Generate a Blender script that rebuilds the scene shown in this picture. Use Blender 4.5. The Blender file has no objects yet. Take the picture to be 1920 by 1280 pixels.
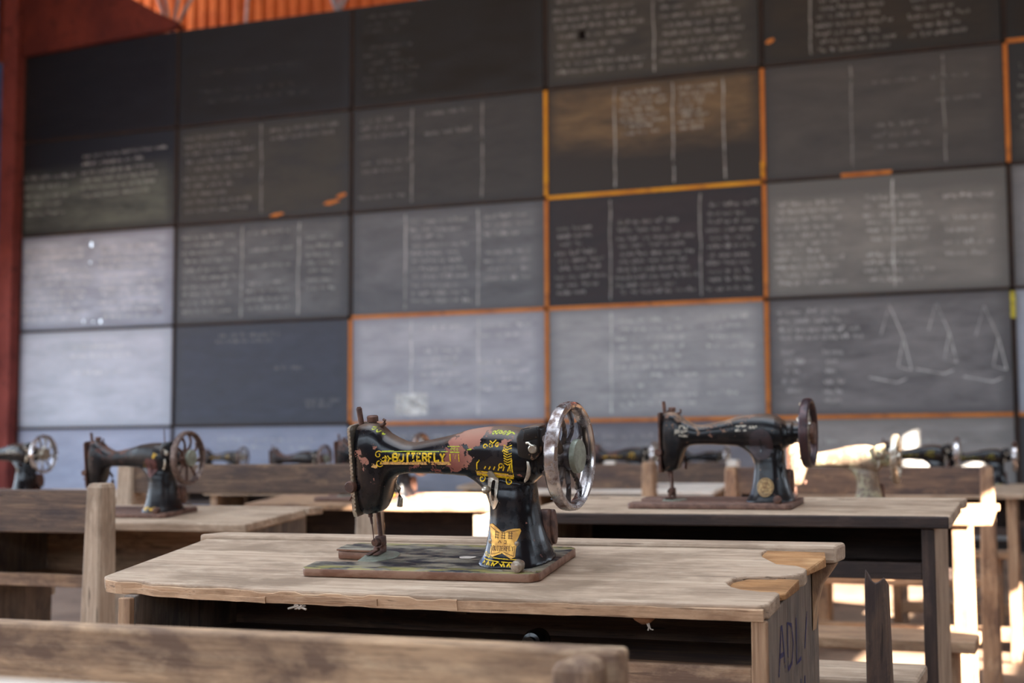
import bpy, bmesh, math, random
from mathutils import Vector, Matrix, Euler
from mathutils.bvhtree import BVHTree

# ------------------------------------------------------------------ camera, sky, sun, exposure
SC = bpy.context.scene
COL = SC.collection
YAW, PIT, ROLL = math.radians(21.1), 0.0835, -0.004
EYE = Vector((0, 0, 0.9))
cam = bpy.data.cameras.new('camera')
cam_o = bpy.data.objects.new('camera', cam)
COL.objects.link(cam_o)
cam.lens, cam.sensor_width, cam.sensor_fit = 50.0, 36.0, 'HORIZONTAL'
cam.clip_start = 0.05
CAM_ROT = Matrix.Rotation(YAW, 3, 'Z') @ Matrix.Rotation(math.pi / 2 + PIT, 3, 'X') @ Matrix.Rotation(ROLL, 3, 'Z')
cam_o.matrix_world = Matrix.Translation(EYE) @ CAM_ROT.to_4x4()
cam.dof.use_dof = True
cam.dof.focus_distance = 2.06
cam.dof.aperture_fstop = 5.0
SC.camera = cam_o

W = bpy.data.worlds.new('sky')
SC.world = W
W.use_nodes = True
bg = W.node_tree.nodes['Background']
bg.inputs[0].default_value = (0.74, 0.86, 1.0, 1)
bg.inputs[1].default_value = 3.2

SUN_DIR = Vector((-0.8, 0.5, -0.38)).normalized()
sun = bpy.data.lights.new('sun', 'SUN')
sun.energy = 55.0
sun.color = (1.0, 0.90, 0.76)
sun.angle = 0.009
sun_o = bpy.data.objects.new('sun', sun)
COL.objects.link(sun_o)
sun_o.rotation_euler = SUN_DIR.to_track_quat('-Z', 'Y').to_euler()

SC.view_settings.view_transform = 'Standard'
SC.view_settings.look = 'None'
SC.view_settings.exposure = 0.75
SC.view_settings.gamma = 1.0
SC.view_settings.use_curve_mapping = False
SC.cycles.use_denoising = True
SC.cycles.max_bounces = 8
SC.cycles.diffuse_bounces = 5
SC.cycles.sample_clamp_indirect = 6.0

# ------------------------------------------------------------------ helpers
def lin(r, g, b):
    f = lambda v: (v / 255 / 12.92) if v <= 10 else ((v / 255 + 0.055) / 1.055) ** 2.4
    return (f(r), f(g), f(b), 1.0)


def ray(px, py):
    f = 2667.0
    d = Vector(((px - 960) / f, -(py - 640) / f, -1.0))
    return CAM_ROT @ d


def at_y(px, py, y):
    d = ray(px, py)
    return EYE + d * (y / d.y)


def obj(name, bm, mat, parent=None, smooth=False, loc=None):
    if isinstance(bm, bmesh.types.BMesh):
        bmesh.ops.recalc_face_normals(bm, faces=bm.faces)
        me = bpy.data.meshes.new(name)
        bm.to_mesh(me)
        bm.free()
        if smooth:
            for p in me.polygons:
                p.use_smooth = True
            if smooth != 'all':
                me.set_sharp_from_angle(angle=math.radians(40))
    else:
        me = bm
    o = bpy.data.objects.new(name, me)
    COL.objects.link(o)
    if mat is not None:
        if len(me.materials) == 0:
            me.materials.append(mat)
        else:
            o.material_slots[0].link = 'OBJECT'
            o.material_slots[0].material = mat
    if parent is not None:
        o.parent = parent
    if loc is not None:
        o.location = loc
    return o


def tag(o, label, cat, group=None, kind=None):
    o['label'] = label
    o['category'] = cat
    if group:
        o['group'] = group
    if kind:
        o['kind'] = kind
    return o


def thing(name, label, cat, loc=(0, 0, 0), rotz=0, group=None):
    o = bpy.data.objects.new(name, None)
    o.empty_display_size = 0.1
    COL.objects.link(o)
    o.location = loc
    o.rotation_euler = (0, 0, rotz)
    return tag(o, label, cat, group)


def struct(name, bm, mat, smooth=False):
    o = obj(name, bm, mat, None, smooth)
    o['kind'] = 'structure'
    return o


def B():
    return bmesh.new()


def box(bm, x0, x1, y0, y1, z0, z1, bev=0.0, M=None, seg=2):
    r = bmesh.ops.create_cube(bm, size=1)
    vs = r['verts']
    for v in vs:
        v.co = Vector(((x0 + x1) / 2 + v.co.x * (x1 - x0), (y0 + y1) / 2 + v.co.y * (y1 - y0), (z0 + z1) / 2 + v.co.z * (z1 - z0)))
    if bev > 0:
        es = list({e for v in vs for e in v.link_edges})
        rr = bmesh.ops.bevel(bm, geom=es, offset=bev, segments=seg, affect='EDGES', profile=0.5)
        vs = list({v for f in rr['faces'] for v in f.verts} | {v for v in vs if v.is_valid})
    if M is not None:
        for v in vs:
            v.co = M @ v.co
    return vs


def prism(bm, pts, axis, a0, a1, bev=0.0, M=None):
    """polygon pts (2d) extruded along axis: 'x' -> pts are (y,z); 'y' -> (x,z); 'z' -> (x,y)"""
    def mk(p, a):
        return {'x': (a, p[0], p[1]), 'y': (p[0], a, p[1]), 'z': (p[0], p[1], a)}[axis]
    lo = [bm.verts.new(mk(p, a0)) for p in pts]
    hi = [bm.verts.new(mk(p, a1)) for p in pts]
    n = len(pts)
    fs = [bm.faces.new(lo[::-1]), bm.faces.new(hi)]
    for i in range(n):
        fs.append(bm.faces.new((lo[i], lo[(i + 1) % n], hi[(i + 1) % n], hi[i])))
    bmesh.ops.recalc_face_normals(bm, faces=fs)
    vs = lo + hi
    if bev > 0:
        es = list({e for v in vs for e in v.link_edges})
        rr = bmesh.ops.bevel(bm, geom=es, offset=bev, segments=2, affect='EDGES', profile=0.5, clamp_overlap=True)
        vs = list({v for f in rr['faces'] for v in f.verts} | {v for v in vs if v.is_valid})
    if M is not None:
        for v in vs:
            v.co = M @ v.co
    return vs


def loft(bm, rings, cap=True, closed=False):
    R = [[bm.verts.new(p) for p in r] for r in rings]
    n = len(R[0])
    m = len(R)
    for i in range(m if closed else m - 1):
        a, b = R[i], R[(i + 1) % m]
        for j in range(n):
            bm.faces.new((a[j], a[(j + 1) % n], b[(j + 1) % n], b[j]))
    if cap and not closed:
        bm.faces.new(R[0][::-1])
        bm.faces.new(R[-1])
    return R


def frame_of(t):
    t = t.normalized()
    u = t.cross(Vector((0, 0, 1)))
    if u.length < 1e-3:
        u = t.cross(Vector((0, 1, 0)))
    u.normalize()
    return u, t.cross(u).normalized()


def tube(bm, pts, rad, n=10):
    pts = [Vector(p) for p in pts]
    rad = rad if isinstance(rad, (list, tuple)) else [rad] * len(pts)
    rings = []
    for i, p in enumerate(pts):
        t = pts[min(i + 1, len(pts) - 1)] - pts[max(i - 1, 0)]
        u, v = frame_of(t)
        rings.append([p + (u * math.cos(2 * math.pi * k / n) + v * math.sin(2 * math.pi * k / n)) * rad[i] for k in range(n)])
    loft(bm, rings)


def lathe(bm, prof, axis='x', c=(0, 0, 0), n=32, closed=False):
    """prof: (a, r) along axis"""
    rings = []
    c = Vector(c)
    for a, r in prof:
        ring = []
        for k in range(n):
            q = 2 * math.pi * k / n
            s, t = r * math.cos(q), r * math.sin(q)
            ring.append(c + Vector({'x': (a, s, t), 'y': (s, a, t), 'z': (s, t, a)}[axis]))
        rings.append(ring)
    loft(bm, rings, cap=not closed, closed=closed)


def sup(cx, cy, hx, hy, n=28, e=2.6):
    out = []
    for k in range(n):
        q = 2 * math.pi * k / n
        c, s = math.cos(q), math.sin(q)
        out.append((cx + hx * math.copysign(abs(c) ** (2 / e), c), cy + hy * math.copysign(abs(s) ** (2 / e), s)))
    return out


# ------------------------------------------------------------------ materials
class NT:
    def __init__(s, name):
        s.m = bpy.data.materials.new(name)
        s.m.use_nodes = True
        s.t = s.m.node_tree
        s.bsdf = s.t.nodes['Principled BSDF']

    def n(s, typ, **kw):
        nd = s.t.nodes.new(typ)
        for k, v in kw.items():
            if k.startswith('i_'):
                key = k[2:]
                key = int(key) if key.isdigit() else key.replace('_', ' ')
                s.set(nd.inputs[key], v)
            else:
                setattr(nd, k, v)
        return nd

    def set(s, sock, v):
        if isinstance(v, bpy.types.NodeSocket):
            s.t.links.new(v, sock)
        else:
            sock.default_value = v

    def math(s, op, a, b=0.0, c=None, clamp=False):
        nd = s.n('ShaderNodeMath', operation=op, use_clamp=clamp)
        s.set(nd.inputs[0], a)
        s.set(nd.inputs[1], b)
        if c is not None:
            s.set(nd.inputs[2], c)
        return nd.outputs[0]

    def mix(s, f, a, b):
        nd = s.n('ShaderNodeMix', data_type='RGBA')
        s.set(nd.inputs[0], f)
        s.set(nd.inputs[6], a)
        s.set(nd.inputs[7], b)
        return nd.outputs[2]

    def coords(s, scale=(1, 1, 1), rnd=True):
        tc = s.n('ShaderNodeTexCoord').outputs['Object']
        if rnd:
            oi = s.n('ShaderNodeObjectInfo').outputs['Random']
            k = s.math('MULTIPLY', oi, 37.0)
            tc = s.n('ShaderNodeVectorMath', operation='ADD', i_0=tc, i_1=k).outputs[0]
        return s.n('ShaderNodeVectorMath', operation='MULTIPLY', i_0=tc, i_1=scale).outputs[0]

    def noise(s, vec, scale, detail=4.0, rough=0.55, dist=0.0):
        return s.n('ShaderNodeTexNoise', i_Vector=vec, i_Scale=scale, i_Detail=detail, i_Roughness=rough, i_Distortion=dist).outputs[0]

    def ramp(s, f, lo, hi, a=0.0, b=1.0):
        return s.n('ShaderNodeMapRange', i_Value=f, i_1=lo, i_2=hi, i_3=a, i_4=b, clamp=True).outputs[0]

    def bump(s, h, strength=0.3, dist=0.002):
        nd = s.n('ShaderNodeBump', i_Strength=strength, i_Distance=dist, i_Height=h)
        s.t.links.new(nd.outputs[0], s.bsdf.inputs['Normal'])

    def fin(s, col, rough=0.6, metal=0.0, spec=0.5):
        s.set(s.bsdf.inputs['Base Color'], col)
        s.set(s.bsdf.inputs['Roughness'], rough)
        s.set(s.bsdf.inputs['Metallic'], metal)
        s.set(s.bsdf.inputs['Specular IOR Level'], spec)
        return s.m


_mc = {}


def wood(kind, axis):
    key = (kind, axis)
    if key in _mc:
        return _mc[key]
    dark, base, light, stain, rough = {
        'grey': ((110, 88, 70), (176, 151, 128), (208, 186, 162), (134, 112, 92), 0.62),
        'warm': ((96, 68, 48), (158, 124, 96), (204, 170, 136), (104, 80, 66), 0.66),
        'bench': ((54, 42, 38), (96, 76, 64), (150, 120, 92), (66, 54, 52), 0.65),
        'dark': ((30, 22, 20), (58, 44, 38), (88, 68, 58), (44, 34, 32), 0.6),  # also holds the shade painted into desk interiors
        'bare': ((110, 84, 64), (190, 154, 120), (226, 194, 158), (104, 80, 66), 0.68),
        'panel': ((66, 58, 52), (122, 108, 96), (156, 142, 128), (84, 78, 76), 0.7),
        'fresh': ((100, 66, 36), (170, 122, 78), (206, 164, 118), (112, 76, 46), 0.65),
        'splint': ((112, 82, 60), (186, 150, 118), (212, 180, 148), (142, 108, 82), 0.7),
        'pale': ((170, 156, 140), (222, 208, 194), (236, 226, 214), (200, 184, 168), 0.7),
    }[kind]
    s = NT('wood_%s_%s' % (kind, axis))
    st = {'X': (2.2, 46, 46), 'Y': (46, 2.2, 46), 'Z': (46, 46, 2.2)}[axis]
    v = s.coords(st)
    v2 = s.coords()
    g = s.noise(v, 2.0, 8, 0.7, 0.25)
    g2 = s.noise(v, 7.0, 4, 0.65)
    st2 = {'X': (1, 2.6, 2.6), 'Y': (2.6, 1, 2.6), 'Z': (2.6, 2.6, 1)}[axis]
    v2 = s.coords(st2)
    bl = s.noise(v2, 4.5, 7, 0.68, 0.4)
    c = s.mix(s.ramp(g, 0.28, 0.50, 0.3, 1.0), lin(*dark), lin(*base))
    c = s.mix(s.ramp(g, 0.50, 0.75, 0, 0.8), c, lin(*light))
    cr = s.noise(v, 4.2, 3, 0.5, 0.2)
    c = s.mix(s.ramp(cr, 0.645, 0.68, 0, 0.7), c, lin(*(int(q * 0.7) for q in dark)))
    c = s.mix(s.ramp(bl, 0.47, 0.63, 0, 0.9), c, lin(*stain))
    bl2 = s.noise(v2, 11.0, 5, 0.65)
    c = s.mix(s.ramp(bl2, 0.56, 0.72, 0, 0.55), c, lin(*light))
    c = s.mix(s.ramp(g2, 0.60, 0.72, 0, 0.6), c, lin(*dark))
    s.bump(s.math('ADD', g, s.math('MULTIPLY', g2, 0.5)), 0.45, 0.003)
    _mc[key] = s.fin(c, rough, 0, 0.3)
    return _mc[key]


def enamel(name, chips, amount=0.60, chip=(122, 66, 58), base=(9, 10, 15), rough=0.24, dust=0.0, spread=9.0, boost=0.15, fine=42.0):
    """black stove enamel, chipped to the primer; chips: list of (centre, radius) where it has come away most"""
    s = NT(name)
    v = s.coords((1, 1, 1), rnd=False)
    vr = s.coords((1, 1, 1), rnd=True)
    n1 = s.noise(vr, fine, 6, 0.62, 0.6)
    n2 = s.noise(vr, 150.0, 4, 0.65)
    m = s.math('ADD', s.math('MULTIPLY', n1, 0.62), s.math('MULTIPLY', n2, 0.38))
    for c, r in chips:
        d = s.n('ShaderNodeVectorMath', operation='DISTANCE', i_0=v, i_1=c).outputs['Value']
        m = s.math('ADD', m, s.ramp(d, r * 0.3, r, boost, 0.0))
    f = s.ramp(m, amount, amount + 0.012)
    n3 = s.noise(vr, spread, 4, 0.6)
    cc = s.mix(s.ramp(n3, 0.42, 0.62), lin(*chip), lin(int(chip[0] * 1.18), int(chip[1] * 1.4), int(chip[2] * 1.35)))
    n4 = s.noise(vr, 24.0, 5, 0.65)
    bc = s.mix(s.ramp(n4, 0.5, 0.75, 0, 0.55), lin(*base), lin(58, 42, 34))
    col = s.mix(f, bc, cc)
    if dust:
        nz = s.n('ShaderNodeSeparateXYZ', i_0=s.n('ShaderNodeTexCoord').outputs['Normal']).outputs[2]
        df = s.math('MULTIPLY', s.ramp(nz, 0.55, 0.95), s.ramp(n3, 0.32, 0.6, 0.2, dust))
        col = s.mix(df, col, lin(146, 118, 98))
        f = s.math('MAXIMUM', f, df)
    h = s.math('MULTIPLY', f, -1.0)
    s.bump(h, 0.35, 0.0006)
    return s.fin(col, s.ramp(s.math('MAXIMUM', f, s.ramp(n4, 0.5, 0.8, 0, 0.6)), 0, 1, rough, 0.75), 0.0, 0.38)


def metal(name, a, b, rough=(0.2, 0.55), met=0.9, scale=60.0, lo=0.42, hi=0.6):
    s = NT(name)
    v = s.coords()
    n1 = s.noise(v, scale, 6, 0.65)
    f = s.ramp(n1, lo, hi)
    s.bump(n1, 0.2, 0.0006)
    return s.fin(s.mix(f, lin(*a), lin(*b)), s.ramp(f, 0, 1, *rough), s.ramp(f, 0, 1, met, met * 0.45), 0.5)


def worn(name, col, rough=0.45, met=0.2, cover=0.5, scale=120.0, soft=0.06):
    """paint or gilding that has partly flaked off"""
    s = NT(name)
    v = s.coords(rnd=False)
    n1 = s.noise(v, scale, 5, 0.65)
    n2 = s.noise(v, scale * 3, 3, 0.6)
    s.fin(s.mix(s.ramp(n2, 0.4, 0.65), lin(*col), lin(*(int(c * 0.72) for c in col))), rough, met, 0.4)
    s.set(s.bsdf.inputs['Alpha'], s.ramp(n1, cover, cover + soft, 1.0, 0.0))
    return s.m


def plain(name, col, rough=0.6, met=0.0, var=0.12, scale=30.0):
    s = NT(name)
    n1 = s.noise(s.coords(), scale, 4, 0.6)
    k = lin(*col)
    d = lin(*(max(0, int(c * (1 - var * 2))) for c in col))
    return s.fin(s.mix(s.ramp(n1, 0.35, 0.65), k, d), rough, met, 0.4)


def rusty_sheet(name, a, b, c):
    s = NT(name)
    v = s.coords((1, 1, 1), rnd=False)
    n1 = s.noise(v, 1.6, 6, 0.6)
    n2 = s.noise(v, 7.0, 5, 0.65)
    col = s.mix(s.ramp(n1, 0.4, 0.62), lin(*a), lin(*b))
    col = s.mix(s.ramp(n2, 0.55, 0.7, 0, 0.8), col, lin(*c))
    s.bump(n2, 0.3, 0.004)
    return s.fin(col, 0.75, 0.0, 0.2)


M_FLOOR = rusty_sheet('trodden_earth', (118, 94, 78), (146, 120, 100), (86, 68, 58))
M_GROUND = rusty_sheet('dry_ground', (176, 150, 122), (196, 172, 144), (150, 122, 96))
M_WALL = rusty_sheet('old_boarding', (46, 40, 38), (62, 54, 50), (34, 30, 30))
M_RED = rusty_sheet('red_oxide_sheet', (120, 54, 42), (94, 42, 36), (70, 34, 32))
M_REDPOST = rusty_sheet('red_oxide_post', (150, 76, 68), (126, 62, 56), (80, 44, 44))
M_ORANGE = rusty_sheet('orange_rusted_sheet', (224, 122, 66), (206, 104, 54), (176, 86, 48))
M_ROOF = rusty_sheet('roof_sheet', (92, 62, 50), (74, 52, 44), (60, 44, 40))
M_PLANKWALL = rusty_sheet('plank_wall', (110, 88, 72), (92, 74, 62), (70, 56, 48))
M_BLUE = rusty_sheet('flare_blue_sheet', (74, 104, 156), (58, 84, 136), (40, 56, 96))  # blue stands in for the flare at the left edge
M_TRUSS = plain('truss_steel', (190, 176, 178), 0.6, 0.2)

M_ENAMEL1 = enamel('worn_black_enamel', [((0.062, -0.02, 0.178), 0.036), ((0.044, -0.026, 0.160), 0.022), ((0.060, -0.036, 0.148), 0.022), ((0.085, -0.01, 0.197), 0.035), ((0.125, -0.034, 0.178), 0.018), ((0.082, -0.03, 0.186), 0.024),
                                         ((-0.02, -0.03, 0.140), 0.018), ((0.01, -0.03, 0.139), 0.020), ((0.040, -0.03, 0.138), 0.020), ((-0.112, -0.03, 0.160), 0.012), ((-0.097, -0.03, 0.150), 0.012), ((-0.088, -0.03, 0.118), 0.009),
                                         ((-0.083, -0.03, 0.172), 0.008), ((0.150, -0.04, 0.125), 0.010), ((0.14, -0.045, 0.090), 0.007), ((0.118, -0.045, 0.090), 0.005), ((0.155, -0.035, 0.060), 0.006), ((-0.10, -0.03, 0.136), 0.007)],
                   0.628, chip=(134, 76, 66), dust=0.5, boost=0.17, fine=66.0, base=(6, 8, 16), rough=0.24)
M_ENAMEL2 = enamel('rusted_black_enamel', [((-0.08, 0, 0.20), 0.06), ((0.0, 0, 0.185), 0.06), ((0.08, 0, 0.2), 0.06)], 0.62, chip=(104, 70, 58), dust=0.7, base=(8, 9, 14), rough=0.28)
M_ENAMEL3 = enamel('brown_rusted_enamel', [((-0.1, 0, 0.18), 0.09), ((0, 0, 0.17), 0.08)], 0.66, chip=(84, 50, 44), base=(12, 12, 17), rough=0.3, dust=0.15)
M_ENAMEL4 = enamel('glossy_black_enamel', [], 0.70, rough=0.16, dust=0.35)
M_ENAMEL5 = enamel('sunlit_worn_enamel', [], 0.50, chip=(132, 112, 94), base=(104, 88, 74), rough=0.4, dust=0.9)  # paleness puts sunlight into the paint of the sunlit machine
M_BRACKET = enamel('rusted_bracket', [], 0.55, chip=(112, 78, 62), base=(22, 18, 18), rough=0.35, dust=0.5)
M_BED1 = NT('worn_bed_enamel')
_s = M_BED1
_v = _s.coords(rnd=False)
_vs = _s.coords((0.5, 1.6, 1), rnd=False)
_a = _s.noise(_vs, 26, 6, 0.65, 0.5)
_b = _s.noise(_vs, 46, 5, 0.6)
_c = _s.mix(_s.ramp(_a, 0.44, 0.58), lin(26, 25, 36), lin(134, 124, 108))
_y = _s.n('ShaderNodeSeparateXYZ', i_0=_v).outputs[1]
_edge = _s.math('MAXIMUM', _s.ramp(_y, -0.062, -0.076), _s.ramp(_y, 0.066, 0.078))
_c = _s.mix(_s.math('MULTIPLY', _s.ramp(_b, 0.44, 0.56), _s.math('ADD', _s.math('MULTIPLY', _edge, 0.62), 0.05)), _c, lin(150, 138, 72))
_nz = _s.n('ShaderNodeSeparateXYZ', i_0=_s.n('ShaderNodeTexCoord').outputs['Normal']).outputs[2]
_c = _s.mix(_s.ramp(_nz, 0.8, 0.4), _c, _s.mix(_s.ramp(_b, 0.4, 0.6), lin(110, 72, 52), lin(138, 104, 84)))
_s.bump(_a, 0.25, 0.001)
M_BED1 = _s.fin(_c, 0.5, 0.0, 0.5)
M_BEDR = metal('rusty_bed', (92, 66, 56), (120, 90, 76), (0.55, 0.7), 0.2)
M_CHROME = metal('worn_chrome', (206, 200, 200), (100, 76, 66), (0.20, 0.5), 1.0, 34, 0.47, 0.66)
M_SPOKE = metal('dusty_spoke', (58, 54, 58), (112, 96, 84), (0.3, 0.6), 0.5, 26, 0.44, 0.68)
M_RUST = metal('brown_rust', (104, 72, 58), (72, 50, 44), (0.5, 0.7), 0.35)
M_RUSTRIM = metal('dark_rusty_rim', (74, 50, 50), (48, 34, 38), (0.32, 0.5), 0.5)
M_GREYRUST = metal('grey_rusty_rim', (124, 104, 94), (84, 64, 58), (0.35, 0.6), 0.6)
M_STEEL = metal('dull_steel', (190, 182, 168), (128, 110, 92), (0.28, 0.5), 0.9)
M_DULL = metal('dull_plate', (150, 156, 142), (120, 122, 108), (0.4, 0.55), 0.6, 40)
M_DARKPLATE = metal('dark_cover_plate', (52, 36, 38), (36, 26, 30), (0.5, 0.65), 0.2)
M_REDPLATE = metal('red_rust_plate', (96, 52, 46), (70, 40, 38), (0.55, 0.7), 0.2)
M_GOLD = worn('flaked_gold', (240, 196, 30), 0.4, 0.1, 0.56, 85)
M_GOLDPALE = worn('flaked_pale_gold', (228, 176, 104), 0.5, 0.1, 0.53, 120)
M_LIME = worn('flaked_lime', (190, 196, 40), 0.45, 0.1, 0.58, 150)
M_OLIVE = worn('olive_transfer', (150, 132, 36), 0.45, 0.1, 0.50, 90)
M_GOLDFULL = worn('gold_transfer', (206, 160, 44), 0.45, 0.15, 0.50, 90)
M_SILVERDEC = worn('silver_transfer', (176, 166, 150), 0.45, 0.15, 0.50, 90)
M_BADGE = metal('brass_badge', (222, 168, 74), (190, 136, 58), (0.35, 0.5), 0.45, 60)
M_BADGEDARK = plain('badge_ink', (110, 72, 34), 0.6)
M_MEDAL = metal('medallion_brass', (168, 138, 92), (112, 88, 58), (0.4, 0.55), 0.5, 160)
M_BLACK = plain('black_gloss', (14, 14, 16), 0.15)
M_INK = worn('blue_ink', (66, 62, 104), 0.8, 0.0, 0.55, 90)
M_NEST = plain('mud_nest', (150, 100, 64), 0.9, var=0.25)
M_LINT = plain('pale_lint', (214, 200, 186), 0.95)
M_STRIPO = rusty_sheet('orange_strip', (206, 128, 60), (184, 108, 50), (150, 90, 48))
M_STRIPY = rusty_sheet('yellow_strip', (226, 160, 40), (206, 132, 36), (170, 104, 40))
M_STRIPD = rusty_sheet('dark_strip', (52, 42, 38), (66, 52, 44), (40, 34, 34))
M_CHALK = {}


def chalk(level):
    if level not in M_CHALK:
        s = NT('chalk_marks')
        v = s.coords()
        n1 = s.noise(v, 9.0, 4, 0.6)
        s.fin(lin(*([level] * 2 + [int(level * 0.98)])), 0.9, 0, 0.1)
        s.set(s.bsdf.inputs['Alpha'], s.ramp(n1, 0.32, 0.62, 0.35, 1.0))
        M_CHALK[level] = s.m
    return M_CHALK[level]


def slate(name, lo, hi, seed, band=None, streak=0.5, lowbrown=None):
    """blackboard: lo is the bare board colour, hi the chalk-dusted colour, both with some light mixed in"""
    s = NT(name)
    tc = s.n('ShaderNodeTexCoord').outputs['Object']
    v = s.n('ShaderNodeVectorMath', operation='ADD', i_0=tc, i_1=(seed * 3.7, 0, seed * 1.9)).outputs[0]
    vs = s.n('ShaderNodeVectorMath', operation='MULTIPLY', i_0=v, i_1=(0.55, 1, 1.9)).outputs[0]
    a = s.noise(vs, 2.2, 6, 0.62, 0.4)
    b = s.noise(s.n('ShaderNodeVectorMath', operation='MULTIPLY', i_0=v, i_1=(1.6, 1, 7)).outputs[0], 3.0, 5, 0.6)
    f = s.math('ADD', s.math('MULTIPLY', a, 1 - streak * 0.5), s.math('MULTIPLY', b, streak * 0.5))
    f = s.ramp(f, 0.30, 0.62)
    sep = s.n('ShaderNodeSeparateXYZ', i_0=tc)
    x, z = sep.outputs[0], sep.outputs[2]
    # wiped board: the dust stops short of the edges
    wob = s.math('MULTIPLY', s.math('SUBTRACT', a, 0.5), 0.16)
    ex = s.ramp(s.math('ADD', s.math('ABSOLUTE', x), wob), 1.15, 1.03)
    ez = s.ramp(s.math('ADD', s.math('ABSOLUTE', z), wob), 0.58, 0.50)
    f = s.math('MULTIPLY', f, s.math('MULTIPLY', s.math('ADD', s.math('MULTIPLY', ex, 0.7), 0.3), s.math('ADD', s.math('MULTIPLY', ez, 0.75), 0.25)))
    if band:  # (z where the chalk area begins, fade, sense): chalk only below/above
        zz = s.math('ADD', z, s.math('MULTIPLY', wob, 1.5))
        f = s.math('MULTIPLY', f, s.ramp(zz, band[0], band[0] + band[1]))
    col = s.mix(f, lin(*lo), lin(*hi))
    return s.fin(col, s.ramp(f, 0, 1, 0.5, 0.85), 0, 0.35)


# ------------------------------------------------------------------ room shell
XW, YW, BW, BH, Z0 = -12.41, 14.54, 2.4, 1.222, 1.324   # board grid on the end wall

bm = B(); box(bm, -12.9, 4.5, -4, 16.8, -0.12, 0.0)
struct('floor', bm, M_FLOOR)
bm = B(); box(bm, -60, 60, -50, -4, -0.2, -0.04); box(bm, -60, -12.9, -4, 60, -0.2, -0.04); box(bm, 4.5, 60, -4, 60, -0.2, -0.04)
struct('ground', bm, M_GROUND)
bm = B()   # boarding behind the blackboards; opening added behind one left board so sky shows through
box(bm, -10.1, 4.5, 14.58, 14.70, 0.0, 6.20); box(bm, -12.6, -10.1, 14.58, 14.70, 0.0, 2.575); box(bm, -12.6, -10.1, 14.58, 14.70, 3.74, 6.20)
box(bm, -12.6, -12.35, 14.58, 14.70, 2.575, 3.74)
struct('wall_back', bm, M_WALL)
bm = B()
for i in range(93):
    x0 = -12.3 + i * 0.1815
    prism(bm, [(x0, 16.5), (x0 + 0.05, 16.47), (x0 + 0.13, 16.47), (x0 + 0.18, 16.5), (x0 + 0.18, 16.56), (x0, 16.56)], 'z', 0.0, 8.6)
struct('wall_gable', bm, M_ORANGE)
# unseen right wall of planks; holes added and aimed to place sun patches
HOLES = [(1.42, 2.10, 2.42, 3.05), (2.35, 2.95, 2.37, 2.62), (2.25, 3.15, 1.20, 2.10), (3.65, 3.95, 1.85, 2.10), (6.30, 8.90, 1.60, 1.98), (12.04, 12.26, 2.31, 2.71), (12.26, 12.52, 2.25, 2.46), (12.05, 12.14, 2.711, 3.02),
         (4.1, 5.4, 1.30, 1.62), (9.6, 10.6, 2.0, 2.3)]
bm = B()
XR = 2.5
ys = sorted({-4.0, 14.7} | {h[0] for h in HOLES} | {h[1] for h in HOLES})
for ya, yb in zip(ys[:-1], ys[1:]):
    cuts = sorted((h[2], h[3]) for h in HOLES if h[0] <= ya + 1e-6 and h[1] >= yb - 1e-6)
    z = 0.0
    for c0, c1 in cuts:
        if c0 > z:
            box(bm, XR, XR + 0.03, ya, yb, z, c0)
        z = max(z, c1)
    box(bm, XR, XR + 0.03, ya, yb, z, 8.6)
struct('wall_right', bm, M_PLANKWALL)
# unseen rear wall, closed low to darken reflections; high open band added for light
bm = B(); box(bm, -12.9, XR, -4.1, -4.0, 0.0, 1.7); box(bm, -12.9, XR, -4.1, -4.0, 3.4, 8.6)
for x in (-12.9, -9.8, -6.7, -3.6, -0.5):
    box(bm, x, x + 0.25, -4.1, -4.0, 1.7, 3.4)
struct('wall_front', bm, M_PLANKWALL)
# left wall: sheet coloured blue after the flare glow, with one long window
bm = B()
XL = -12.70
box(bm, XL - 0.05, XL, 6.0, 14.58, 0.0, 0.7)
box(bm, XL - 0.05, XL, 6.0, 14.58, 3.6, 8.6)
box(bm, XL - 0.05, XL, 13.9, 14.58, 0.7, 3.6)
box(bm, XL - 0.05, XL, 6.0, 6.6, 0.7, 3.6)
struct('wall_left', bm, M_BLUE)
bm = B()
box(bm, XL - 0.08, XL + 0.02, 6.6, 6.68, 0.7, 3.6); box(bm, XL - 0.08, XL + 0.02, 13.82, 13.9, 0.7, 3.6)
box(bm, XL - 0.08, XL + 0.02, 6.6, 13.9, 0.7, 0.78); box(bm, XL - 0.08, XL + 0.02, 6.6, 13.9, 3.52, 3.6)
for k in (1, 2, 3):
    y = 6.6 + k * 1.825
    box(bm, XL - 0.07, XL + 0.01, y - 0.03, y + 0.03, 0.7, 3.6)
struct('window_1', bm, M_REDPOST)
# roof over the hall
bm = B(); box(bm, -12.9, 4.5, 4.6, 16.6, 8.6, 8.7); box(bm, -12.9, 4.5, -4.0, -2.6, 8.6, 8.7); box(bm, -12.9, -6.2, -2.6, 4.6, 8.6, 8.7); box(bm, 2.3, 4.5, -2.6, 4.6, 8.6, 8.7)   # unseen opening above the desks, added to light their tops
struct('ceiling', bm, M_ROOF)
# red steel post in the corner and red sheet above the boards
bm = B(); box(bm, -12.545, -12.315, 14.36, 14.56, 0, 8.6, 0.01)
o = struct('trim_1', bm, M_REDPOST)
bm = B(); prism(bm, [(-12.69, 6.06), (-12.32, 6.10), (-9.97, 6.20), (-9.94, 6.27), (-11.2, 6.93), (-12.69, 7.6)], 'y', 14.44, 14.53, 0.004)
prism(bm, [(-9.99, 6.19), (-9.90, 6.22), (-11.2, 6.99), (-12.69, 7.68), (-12.69, 7.58), (-11.2, 6.9)], 'y', 14.40, 14.55)
o = struct('trim_2', bm, M_RED)
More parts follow.
